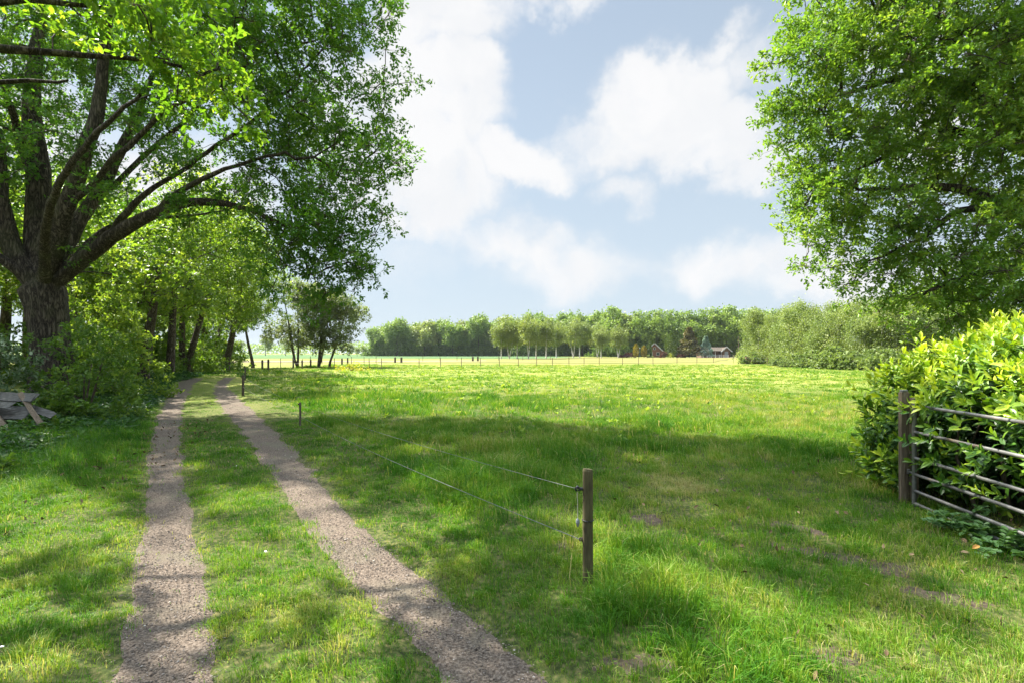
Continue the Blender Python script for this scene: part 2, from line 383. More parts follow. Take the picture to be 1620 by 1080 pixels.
def ground_mat():
    m, nt, out = new_mat('ground_soil_and_turf'); L = nt.links.new; tc = N(nt, 'ShaderNodeTexCoord')
    def nz(sc, det=8): n = N(nt, 'ShaderNodeTexNoise'); n.inputs['Scale'].default_value = sc; n.inputs['Detail'].default_value = det; n.inputs['Roughness'].default_value = .62; L(tc.outputs['Object'], n.inputs['Vector']); return n.outputs['Fac']
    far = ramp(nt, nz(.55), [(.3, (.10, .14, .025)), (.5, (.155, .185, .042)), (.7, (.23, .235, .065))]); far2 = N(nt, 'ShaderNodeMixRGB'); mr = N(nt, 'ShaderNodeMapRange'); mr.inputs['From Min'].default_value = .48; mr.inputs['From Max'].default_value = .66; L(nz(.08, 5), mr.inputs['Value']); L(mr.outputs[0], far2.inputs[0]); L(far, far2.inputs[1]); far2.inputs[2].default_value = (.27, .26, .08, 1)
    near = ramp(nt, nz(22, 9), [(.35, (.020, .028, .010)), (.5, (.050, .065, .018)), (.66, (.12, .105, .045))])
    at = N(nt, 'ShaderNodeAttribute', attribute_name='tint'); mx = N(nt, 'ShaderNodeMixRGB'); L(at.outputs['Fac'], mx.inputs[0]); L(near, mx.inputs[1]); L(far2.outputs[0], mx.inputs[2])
    b = N(nt, 'ShaderNodeBsdfPrincipled'); b.inputs['Roughness'].default_value = .95; b.inputs['Specular IOR Level'].default_value = .05; L(mx.outputs[0], b.inputs['Base Color'])
    bp = N(nt, 'ShaderNodeBump'); bp.inputs['Strength'].default_value = .4; bp.inputs['Distance'].default_value = .03; L(nz(9), bp.inputs['Height']); L(bp.outputs[0], b.inputs['Normal']); L(b.outputs[0], out.inputs[0]); return m
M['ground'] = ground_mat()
def build_ground():
    xs = graded(-2600, 2600, .16, .022); ys = graded(-300, 3000, .16, .022, 3.0)
    Xg, Yg = np.meshgrid(xs, ys); Z = gz(Xg, Yg)
    V = np.stack([Xg.ravel(), Yg.ravel(), Z.ravel()], 1); nx = len(xs); ny = len(ys)
    i, j = np.meshgrid(np.arange(nx - 1), np.arange(ny - 1)); a = (j * nx + i).ravel()
    loops = np.stack([a, a + 1, a + 1 + nx, a + nx], 1)
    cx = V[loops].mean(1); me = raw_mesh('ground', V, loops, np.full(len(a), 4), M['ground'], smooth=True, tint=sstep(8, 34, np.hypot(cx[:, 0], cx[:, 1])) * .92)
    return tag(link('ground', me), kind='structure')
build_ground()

M['gravel_track'] = noise_mat('gravel_track', [(.36, (.050, .038, .029)), (.5, (.115, .090, .068)), (.64, (.198, .160, .125))], 60, 10, 1.0, .8, .018, spec=.1, second=(1.6, .50, .70, (.12, .105, .075)))
def build_rut(C, seed):
    T = np.gradient(C[:, :2], axis=0); T /= np.linalg.norm(T, axis=1)[:, None]; Nn = np.stack([T[:, 1], -T[:, 0]], 1)
    K = 17; u = np.linspace(-1, 1, K); n = len(C); s = np.arange(n) * .12
    T2 = np.abs(T[:, 1])           # C[:,2] is a half width along x
    W = C[:, 2] * T2 * 1.04
    wl = W * (1 + (vnoise(s, 0 * s, .45, seed, 4) - .5) * .7) + .02; wr = W * (1 + (vnoise(s, 0 * s + 9, .45, seed + 5, 4) - .5) * .7) + .02
    off = np.where(u[None, :] < 0, u[None, :] * wl[:, None], u[None, :] * wr[:, None])
    P = C[:, None, :2] + Nn[:, None, :] * off[..., None]
    edge = np.abs(u)[None, :] ** 6
    Z = gz(P[..., 0], P[..., 1]) + .018 - .036 * edge + (vnoise(P[..., 0], P[..., 1], .12, 4, 2) - .5) * .016
    V = np.concatenate([P, Z[..., None]], 2).reshape(-1, 3)
    i, j = np.meshgrid(np.arange(K - 1), np.arange(n - 1)); a = (j * K + i).ravel()
    loops = np.stack([a, a + 1, a + 1 + K, a + K], 1)
    return tag(link('track', raw_mesh('track', V, loops, np.full(len(a), 4), M['gravel_track'], smooth=True)), kind='structure')
build_rut(CL, 1); build_rut(CR, 2)

def sheet(name, poly, z, mat, n=40, seed=0, wob=.4):
    P = []
    for i in range(len(poly)):
        a = np.array(poly[i], float); b = np.array(poly[(i + 1) % len(poly)], float); L = np.linalg.norm(b - a); k = int(min(n, max(2, L / 3)))
        for q in range(k):
            p = a + (b - a) * q / k; P.append((p[0] + (vnoise(p[0], p[1], 5, seed) - .5) * wob, p[1] + (vnoise(p[1], p[0], 4, seed + 3) - .5) * wob, z))
    return tag(link(name, raw_mesh(name, np.array(P), list(range(len(P))), [len(P)], mat)), kind='structure')
M['crop'] = noise_mat('crop', [(.3, (.062, .112, .042)), (.7, (.085, .142, .055))], .12, 8, 1.0, spec=.05)
M['sand_road'] = noise_mat('sand_road', [(.3, (.16, .125, .095)), (.7, (.24, .19, .15))], .3, 8, 1.0, spec=.05)
M['dry_grass'] = noise_mat('dry_grass', [(.3, (.12, .14, .035)), (.55, (.17, .16, .055)), (.75, (.19, .145, .07))], .10, 8, 1.0, spec=.05)
sheet('crop_field', [(-420, 150), (30, 150), (20, 235), (-60, 560), (-700, 560)], .03, M['crop'], seed=1)
sheet('sandy_road', [(-75, 80), (-25, 92), (-5, 102), (-5, 110), (-28, 103), (-90, 98)], .05, M['sand_road'], seed=2, wob=1.5)
sheet('dry_meadow', [(-24, 86), (20, 78), (34, 88), (78, 176), (28, 190), (-3, 128), (-20, 110)], .045, M['dry_grass'], seed=3, wob=6)

# ---------------------------------------------------------------- leaf and blade clouds
T_OVAL = (np.array([(0, 0, 0), (.34, .21, .06), (.74, .24, .05), (1, 0, -.07), (.74, -.24, .05), (.34, -.21, .06)]), [[0, 1, 2, 3], [0, 3, 4, 5]])
T_RHOMB = (np.array([(0, 0, 0), (.5, .32, .07), (1, 0, 0), (.5, -.32, .07)]), [[0, 1, 2], [0, 2, 3]])
T_LAUREL = (np.array([(0, 0, 0), (.30, .17, .05), (.68, .175, .03), (1.0, 0, -.10), (.68, -.175, .03), (.30, -.17, .05), (.34, 0, .0), (.70, 0, -.02)]), [[0, 6, 1], [0, 5, 6], [6, 7, 2, 1], [5, 4, 7, 6], [7, 3, 2], [4, 3, 7]])

def unit(v): return v / (np.linalg.norm(v, axis=-1, keepdims=True) + 1e-9)
def leaves_mesh(name, P, A, Nv, size, tint, mat, tmpl=T_OVAL):
    tv, tf = tmpl; A = unit(A); B = unit(np.cross(Nv, A)); C = np.cross(A, B); n = len(P)
    V = P[:, None, :] + size[:, None, None] * (tv[None, :, 0:1] * A[:, None, :] + tv[None, :, 1:2] * B[:, None, :] + tv[None, :, 2:3] * C[:, None, :])
    k = len(tv); fl = np.concatenate([np.array(f) for f in tf]); fs = np.array([len(f) for f in tf])
    loops = (np.arange(n)[:, None] * k + fl[None, :]).ravel(); sizes = np.tile(fs, n)
    return raw_mesh(name, V.reshape(-1, 3), loops, sizes, mat, tint=np.repeat(tint, len(tf)))

def rand_dir(n, rng): return unit(rng.normal(size=(n, 3)))

def spray(centres, rng, twigs, per, reach, size, up=.7, flat=.7, jitter=.3, tfreq=.9, tint0=.45, droop=0.0):
    """leaves held near the ends of short twigs round each centre"""
    n = len(centres); C = np.repeat(centres, twigs, axis=0)
    D = rand_dir(len(C), rng); D[:, 2] = D[:, 2] * flat + .10 - droop; D = unit(D)
    ln = reach * rng.uniform(.45, 1.1, len(C)); E = C + D * ln[:, None]
    ctint = np.repeat(rng.normal(0, .10, n), twigs) + rng.normal(0, .07, len(C))
    P = np.repeat(E, per, axis=0); DD = np.repeat(D, per, axis=0); LL = np.repeat(ln, per)
    back = rng.uniform(0, .55, len(P)) ** 1.3
    P = P - DD * (LL * back)[:, None] + rng.normal(0, jitter * reach * .28, P.shape)
    A = unit(DD * .7 + rand_dir(len(P), rng)); A[:, 2] -= droop * .8
    Nv = rand_dir(len(P), rng) * (1 - up) + np.array([0, 0, 1.0]) * up
    S = size * rng.uniform(.6, 1.25, len(P))
    T = np.clip(tint0 + np.repeat(ctint, per) + rng.normal(0, .13, len(P)), 0, 1)
    return P, A, Nv, S, T, (C, E)

def twigs_mesh(C, E, r, V0=0):
    n = len(C); D = unit(E - C); ref = np.where(np.abs(D[:, 2:3]) > .8, np.array([[1.0, 0, 0]]), np.array([[0, 0, 1.0]]))
    U = unit(np.cross(D, ref)); W = np.cross(D, U); a = np.array([0, 2.094, 4.189])
    base = C[:, None, :] + r * (np.cos(a)[None, :, None] * U[:, None, :] + np.sin(a)[None, :, None] * W[:, None, :])
    V = np.concatenate([base, E[:, None, :]], 1).reshape(-1, 3)
    f = np.array([0, 1, 3, 1, 2, 3, 2, 0, 3]); loops = (V0 + np.arange(n)[:, None] * 4 + f[None, :]).ravel()
    return V, loops, np.full(3 * n, 3)

class Skel:
    def __init__(s, p, rng): s.P = [np.array(p, float)]; s.par = [-1]; s.mr = [0.0]; s.len = [0.0]; s.rng = rng; s.nofrom = set()
    def add(s, p, par, mr=0.0):
        s.P.append(np.array(p, float)); s.par.append(par); s.mr.append(mr); s.len.append(s.len[par] + float(np.linalg.norm(s.P[-1] - s.P[par]))); return len(s.P) - 1
    def path(s, pts, radii, par=0, step=.35, wob=.06):
        pts = [s.P[par]] + [np.array(p, float) for p in pts]; radii = [radii[0]] + list(radii) if len(radii) < len(pts) else list(radii)
        P = np.array(pts); d = np.concatenate([[0], np.cumsum(np.linalg.norm(np.diff(P, axis=0), axis=1))]); n = max(2, int(d[-1] / step))
        t = np.linspace(0, d[-1], n + 1)[1:]; Q = np.stack([np.interp(t, d, P[:, i]) for i in range(3)], 1)
        for _ in range(2):
            Qp = np.vstack([P[0], Q, Q[-1]]); Q = (Qp[:-2] + 2 * Qp[1:-1] + Qp[2:]) / 4
        R = np.interp(t, d, radii); w = np.cumsum(s.rng.normal(0, wob, Q.shape), axis=0) * .35
        idx = par; ids = []
        for q, r, ww in zip(Q, R, w): idx = s.add(q + ww, idx, r); ids.append(idx)
        return ids
    def grow(s, targets, step=.45, lenw=.22, lift=.10, side=.13, mind=.0):
        T = np.array(targets); P0 = np.array(s.P); dmin = np.array([np.min(np.linalg.norm(P0 - t, axis=1)) for t in T]); order = np.argsort(dmin)
        cap = len(s.P) + len(T) * 14 + 10; A = np.zeros((cap, 3)); Ln = np.zeros(cap); ok = np.zeros(cap)
        m = len(s.P); A[:m] = P0; Ln[:m] = s.len
        for q in s.nofrom: ok[q] = 1e6
        for k in order:
            t = T[k]; m = len(s.P); dd = np.linalg.norm(A[:m] - t, axis=1); c = dd + lenw * Ln[:m] * .5 + ok[:m]
            j = int(np.argmin(c)); d = dd[j]; n = max(2, min(12, int(d / step))); a = A[j]
            u = unit((t - a)[None])[0]; mid = a + (t - a) * .45 + s.rng.normal(0, side * d, 3) + np.array([0, 0, lift * d])
            idx = j
            for i in range(1, n + 1):
                f = i / n; p = (1 - f) ** 2 * a + 2 * f * (1 - f) * mid + f * f * t
                if i < n: p = p + s.rng.normal(0, .018 * d ** .5, 3)
                idx = s.add(p, idx)
                A[idx] = p; Ln[idx] = s.len[idx]
    def radii(s, tip=.009, ex=2.35):
        n = len(s.P); acc = np.zeros(n); kids = [[] for _ in range(n)]
        for i in range(1, n): kids[s.par[i]].append(i)
        r = np.zeros(n)
        for i in range(n - 1, -1, -1):
            if not kids[i]: acc[i] = tip ** ex
            r[i] = max(acc[i] ** (1 / ex), s.mr[i])
            if s.par[i] >= 0: acc[s.par[i]] += acc[i]
        return r, kids
    def mesh(s, tip=.009, ex=2.35, flare=0.0, rough=.06, minr=0.0, sides=(14, 8, 5, 3)):
        r, kids = s.radii(tip, ex); P = np.array(s.P); Vs = []; Ls = []; Ss = []; n0 = 0; stack = [0]; chains = []
        if s.mr[1] if len(s.mr) > 1 else 0: r[0] = max(r[1], s.mr[1])
        while stack:
            st = stack.pop(); ch = [st] if s.par[st] < 0 else [s.par[st], st]; cur = st
            while kids[cur]:
                ks = sorted(kids[cur], key=lambda q: -r[q]); ch.append(ks[0]); stack += ks[1:]; cur = ks[0]
            chains.append((ch, s.par[st] >= 0))
        for ch, sub in chains:
            rr = r[ch].copy()
            if sub: rr[0] = rr[1]
            rr = np.minimum.accumulate(rr) if sub else rr
            if rr[0] < minr: continue
            k = sides[0] if rr[0] > .14 else sides[1] if rr[0] > .05 else sides[2] if rr[0] > .018 else sides[3]
            Q = P[ch]; m = len(ch)
            if m < 2: continue
            T = unit(np.gradient(Q, axis=0)); mean = Q[-1] - Q[0]
            ref = np.array([1.0, .13, 0]) if abs(mean[2]) > .6 * np.linalg.norm(mean) else np.array([0, .1, 1.0])
            U = unit(np.cross(T, ref)); W = np.cross(T, U); a = np.arange(k) / k * 2 * math.pi
            R = rr[:, None] * np.ones(k)[None]
            if rr[0] > .1 and k >= 8:
                ph = np.arange(m)[:, None] * .22
                R = R * (1 + rough * np.sin(3 * a[None] + ph) + rough * .7 * np.sin(5 * a[None] - ph * 1.6 + 1) + s.rng.normal(0, rough * .3, R.shape))
            if flare and not sub:
                hgt = Q[:, 2] - Q[0, 2]; fl = flare * np.exp(-hgt / .45)
                R = R * (1 + fl[:, None] * (1 + .5 * np.sin(5 * a[None] + .6)))
            V = Q[:, None] + R[..., None] * (np.cos(a)[None, :, None] * U[:, None] + np.sin(a)[None, :, None] * W[:, None])
            i, j = np.meshgrid(np.arange(k), np.arange(m - 1)); b = n0 + (j * k).ravel(); i = i.ravel(); i2 = (i + 1) % k
            Ls.append(np.stack([b + i, b + i2, b + k + i2, b + k + i], 1).ravel()); Ss.append(np.full((m - 1) * k, 4))
            Vs.append(V.reshape(-1, 3)); n0 += m * k
        return np.concatenate(Vs), np.concatenate(Ls), np.concatenate(Ss), n0

def finish_tree(root, sk, targets, rng, leafmat, barkmat, twigs, per, reach, size, tmpl=T_OVAL, twr=.004, tip=.009, flare=.3, minr=0.0, tint0=.45, up=.6, flat=.7, droop=0, sides=(14, 8, 5, 3), rough=.06, ex=2.35, draw_twigs=True):
    V, Lp, Sz, n0 = sk.mesh(tip=tip, flare=flare, minr=minr, sides=sides, rough=rough, ex=ex)
    link('trunk', raw_mesh('trunk', V, Lp, Sz, barkmat, smooth=True), root)
    P, A, Nv, S, T, (C, E) = spray(np.array(targets), rng, twigs, per, reach, size, up=up, flat=flat, tint0=tint0, droop=droop)
    crown = leaves_mesh('crown', P, A, Nv, S, T, leafmat, tmpl)
    co = link('crown', crown, root)
    if draw_twigs:
        V2, L2, S2 = twigs_mesh(C, E, twr)
        link('twigs', raw_mesh('twigs', V2, L2, S2, M['twig_bark']), co)
    return root

def lobes_to_targets(lobes, rng, spacing, origin, shell=.38, squash=.85, gaps=0):
    out = []
    oo = np.array(origin)
    for (c, r) in lobes:
        n = max(3, int(4.2 * (r / spacing) ** 2.4))
        d = rand_dir(n, rng); rad = r * rng.uniform(0, 1, n) ** shell
        p = np.array(c) + d * rad[:, None] * np.array([1, 1, squash]); out.append(p)
    T = np.concatenate(out)
    keep = []; grid = {}
    for i, p in enumerate(T):
        key = tuple(np.floor(p / spacing).astype(int)); bad = False
        for dx in (-1, 0, 1):
            for dy in (-1, 0, 1):
                for dz in (-1, 0, 1):
                    for q in grid.get((key[0] + dx, key[1] + dy, key[2] + dz), ()):
                        if np.linalg.norm(T[q] - p) < spacing * .6: bad = True
        if not bad: keep.append(i); grid.setdefault(key, []).append(i)
    T = T[keep]; T = T[T[:, 2] > 1.2] if len(T) > 10 else T
    if gaps:
        k = vnoise(T[:, 0] + .7 * T[:, 2], T[:, 1] + 1.3 * T[:, 2], 2.3, 6, 2) > gaps
        T = T[k]
    return T - oo

GLADES = [(430, 850, .42), (500, 930, .42), (590, 1030, .38), (400, 780, .5), (130, 890, .7), (60, 990, .4), (265, 930, .25), (1000, 860, .35), (1110, 950, .36), (1220, 1010, .36), (1330, 1060, .35), (640, 870, .25), (650, 710, .35), (1010, 730, .3)]
def sun_gaps(tg, base, rng, strength=.9):
    """open the crown where the photograph's ground shows the sun breaking through"""
    p = tg + base; sh = p[:, :2] - np.array(SD)[None, :2] * (p[:, 2] / SD[2])[:, None]; k = np.ones(len(p), bool)
    for (a, b, r) in GLADES:
        g = G(a, b)[:2]; d = np.linalg.norm(sh - g, axis=1); k &= ~((d < r + .30) & (rng.uniform(size=len(p)) < strength))
    return tg[k]

def px_lobes(L): return [(F(a, b, y), r) for (a, b, y, r) in L]

# ---------------------------------------------------------------- the big oak by the track
def big_oak():
    rng = np.random.default_rng(5); base = np.array([-13.3, 14.9, 0.0]); base[2] = on_ground(base[0], base[1]) - .08
    root = thing('oak_tree', 'huge old oak with a thick many-stemmed trunk left of the gravel track', 'tree', base, group=None)
    sk = Skel((0, 0, 0), rng)
    f = lambda px, py, Y: F(px, py, Y) - base
    tr = sk.path([f(84, 590, 14.9), f(80, 530, 14.9), f(76, 480, 14.9), f(68, 452, 14.9)], [0.554, 0.504, 0.470, 0.504, 0.554], 0, .3, .01)
    fork = tr[-1]; lowf = tr[-3]
    ids = []
    ids += sk.path([f(35, 420, 14.8), f(18, 370, 14.6), f(4, 300, 14.4), f(-8, 200, 14.2), f(-30, 90, 14), f(-60, -60, 14)], [0.304, 0.267, 0.238, 0.217, 0.181, 0.123, 0.058], fork)
    a = sk.path([f(60, 400, 15.2), f(58, 340, 15.3), f(54, 270, 15.4), f(46, 200, 15.6), f(50, 130, 15.8), f(66, 40, 16), f(80, -90, 16)], [0.347, 0.332, 0.310, 0.289, 0.246, 0.195, 0.144, 0.058], fork); ids += a
    ids += sk.path([f(28, 235, 15.2), f(8, 170, 14.6), f(-5, 130, 14)], [0.144, 0.115, 0.087, 0.058], a[8])
    b = sk.path([f(84, 410, 14.6), f(100, 350, 14.2), f(122, 285, 14), f(146, 215, 13.8), f(160, 150, 13.8), f(170, 60, 13.6), f(200, -60, 13.5)], [0.260, 0.238, 0.224, 0.202, 0.181, 0.144, 0.108, 0.051], fork); ids += b
    c = sk.path([f(96, 420, 15.2), f(128, 360, 15.6), f(165, 300, 16), f(200, 240, 16.4), f(225, 190, 16.6), f(244, 130, 16.8), f(300, 40, 17)], [0.238, 0.217, 0.195, 0.174, 0.151, 0.123, 0.087, 0.043], fork); ids += c
    d = sk.path([f(110, 428, 14.8), f(150, 395, 14.6), f(195, 362, 14.2), f(245, 338, 14), f(300, 322, 13.8), f(360, 326, 13.6), f(410, 345, 13.4), f(455, 372, 13.2)], [0.238, 0.217, 0.195, 0.174, 0.144, 0.115, 0.079, 0.058, 0.036], fork); ids += d
    ids += sk.path([f(290, 300, 13.6), f(340, 278, 13.3), f(400, 262, 13.2), f(460, 240, 13)], [0.087, 0.072, 0.058, 0.036, 0.022], d[len(d) // 2])
    ids += sk.path([f(205, 330, 14.6), f(240, 300, 14.6), f(290, 270, 14.6), f(350, 230, 14.4), f(430, 180, 14)], [0.108, 0.094, 0.072, 0.058, 0.043, 0.022], d[4])
    ids += sk.path([f(150, 375, 15.8), f(200, 352, 16.2), f(250, 345, 16.8), f(320, 340, 17), f(390, 320, 17)], [0.115, 0.094, 0.072, 0.058, 0.036, 0.022], d[1])
    ids += sk.path([f(190, 250, 13.4), f(230, 200, 13), f(300, 160, 12.6), f(380, 110, 12.4)], [0.087, 0.072, 0.058, 0.043, 0.022], b[6])
    ids += sk.path([f(280, 200, 16.4), f(330, 140, 16), f(400, 80, 15.6), f(480, 30, 15)], [0.087, 0.072, 0.058, 0.036, 0.022], c[8])
    ids += sk.path([f(-40, 380, 14), f(-120, 300, 13.5), f(-200, 200, 13)], [0.144, 0.115, 0.079, 0.043], fork)
    ids += sk.path([f(70, 395, 13.6), f(66, 350, 12.6), f(90, 290, 11.6), f(150, 220, 10.6), f(230, 150, 10)], [0.144, 0.123, 0.094, 0.072, 0.051, 0.029], fork)
    # scrubby low stem on the right of the trunk, as in the photograph
    sk.nofrom = set(range(0, fork - 1))
    L = px_lobes([(560, 30, 14, 1.55), (560, 120, 13.8, 1.4), (572, 195, 13.5, 1.5), (545, 275, 13.2, 1.5), (530, 350, 13, 1.35), (505, 420, 13, 1.3), (550, 425, 13, .8), (530, 465, 12.8, .6), (480, 440, 13, .9), (470, 330, 14, 1.6),
                  (470, 210, 15, 2.1), (450, 90, 14, 2.2), (540, -50, 14, 2.1), (400, 150, 12.3, 1.9), (390, 255, 15, 1.7), (335, 95, 12.2, 1.9), (300, 10, 11.6, 1.9), (420, -60, 12.5, 2.5),
                  (430, 370, 13.6, 1.1), (425, 290, 17, 1.9), (310, 210, 17.5, 1.7), (350, -100, 14, 3), (190, 60, 14.5, 2.1), (90, -10, 13, 2.4), (-20, 20, 13.5, 2.3), (-110, 120, 15, 3),
                  (-200, 270, 15, 2.8), (150, -120, 15, 3), (-50, -130, 15, 3), (250, -210, 15, 3), (430, -180, 15, 2.8), (90, -260, 15, 3), (-250, -30, 15, 3), (250, 120, 15.5, 1.6), (330, 290, 13.8, .8), (490, 460, 12.6, .75), (170, 130, 17, 1.2), (560, 380, 13.4, .7)])
    tg = lobes_to_targets(L, rng, .66, base, gaps=.485)
    ab = tg + base; high = (EYE - ab[:, 2]) * FP / ab[:, 1] + HZ < -60
    tg = tg[~high | (rng.uniform(size=len(tg)) < .62)]
    tg = tg[(rng.uniform(size=len(tg)) < .9) | ((tg + base)[:, 0] / (tg + base)[:, 1] > -.54)]
    L2 = px_lobes([(572, 30, 14, 1.4), (575, 120, 13.8, 1.35), (588, 200, 13.5, 1.4), (570, 275, 13.2, 1.3), (545, 350, 13, 1.3), (522, 415, 13, 1.2), (440, 20, 13, 1.6), (330, 60, 12.5, 1.3), (380, 170, 13, 1.2), (545, 440, 13, .7), (500, 465, 12.8, .55), (475, 330, 14, 1.4), (470, 230, 15, 1.7), (430, 380, 13.6, 1.0), (460, 100, 14, 1.8), (400, 280, 13.5, 1.2)])
    t2 = lobes_to_targets(L2, rng, .66, base); tg = np.concatenate([tg, t2[rng.uniform(size=len(t2)) < .88]])
    L3 = px_lobes([(20, 60, 18, 2.0), (110, 30, 18, 2.0), (210, 60, 18, 1.9), (300, 60, 18, 1.8), (60, 170, 18.5, 1.3), (180, 180, 18.5, 1.3), (290, 180, 17.5, 1.5), (250, 10, 17, 1.8), (360, 110, 16, 1.5), (-30, 150, 18, 1.6), (120, 110, 19, 1.6)])
    t3 = lobes_to_targets(L3, rng, .70, base); tg = np.concatenate([tg, t3[rng.uniform(size=len(t3)) < .72]])
    # loose sprays of leaf between the inner limbs
    inner = np.array([f(*q) for q in [(120, 250, 15), (200, 300, 15), (260, 250, 16), (90, 330, 15.5), (240, 390, 14.5), (300, 360, 14), (30, 260, 15), (150, 330, 14), (360, 300, 13.4), (20, 150, 14), (110, 170, 14.4), (350, 330, 14), (210, 180, 14), (140, 400, 14.6)]])
    extra = [f(rng.uniform(-40, 330), rng.uniform(110, 330), rng.uniform(12.5, 17.5)) for _ in range(75)]; inner = np.concatenate([inner, np.array([q for q in extra])])
    tg = np.concatenate([tg, inner]); tg = sun_gaps(tg, base, rng)
    sk.grow(tg, step=.45)
    finish_tree(root, sk, tg, rng, M['oak_leaf'], M['oak_bark'], 11, 18, .56, .10, twr=.005, tip=.011, flare=.45)
    print('oak targets', len(tg))
    return root
big_oak()

def near_oak():
    rng = np.random.default_rng(8); base = np.array([-11.5, 4.6, -.05])
    root = thing('oak_tree', 'nearest oak reaching bright yellow-green leaves in over the top left corner', 'tree', base)
    sk = Skel((0, 0, 0), rng); f = lambda px, py, Y: F(px, py, Y) - base
    tr = sk.path([(0, .1, 1.5), (.1, 0, 3.0), (.2, .1, 4.2)], [.42, .36, .33, .30], 0, .35, .01); k = tr[-1]
    sk.path([(1.5, .5, 4.7), f(-100, 60, 5.6), f(60, 75, 6.2), f(200, 80, 6.6), f(330, 110, 7)], [.13, .09, .06, .04, .025, .015], k)
    sk.path([(1.2, .2, 5), f(-60, 0, 5.4), f(80, 0, 5.8), f(230, 10, 6.2)], [.11, .08, .05, .03, .015], k)
    sk.path([(1.0, 1.4, 4.6), f(-60, 150, 6.4), f(60, 130, 6.6), f(140, 140, 6.6)], [.09, .065, .04, .025, .014], k)
    sk.path([(-.4, 0, 6.5), (-.8, .3, 9.5), (-.6, .6, 12)], [.27, .2, .12, .05], k)
    sk.nofrom = set(tr[:-1]) | {0}
    L = px_lobes([(60, 95, 6.2, .95), (150, 60, 6.3, .9), (250, 80, 6.6, .85), (330, 120, 7.2, .7), (200, 140, 6.4, .5), (100, 150, 6.2, .5), (400, 90, 7.6, .5), (300, 20, 7, .9), (0, 120, 6, .8), (30, 10, 5.8, 1.0), (170, -30, 6, 1.1), (-100, 80, 6, 1.3), (410, 40, 8, .7)])
    for c, r in [((-2.4, -1.5, 8), 1.3), ((-2.5, 1, 7.5), 1.5)]:
        L.append((base + np.array(c), r))
    tg = lobes_to_targets(L, rng, .52, base, gaps=.0)
    kx = vnoise(tg[:, 0] * 1.0 + .6 * tg[:, 2], tg[:, 1] + tg[:, 2], 1.25, 15, 2); tg = tg[kx > np.quantile(kx, .36)]
    tg = sun_gaps(tg, base, rng, .58); sk.grow(tg, step=.4)
    finish_tree(root, sk, tg, rng, M['near_leaf'], M['oak_bark'], 10, 13, .42, .105, twr=.004, tip=.010, tint0=.5)
    print('near targets', len(tg))
near_oak()

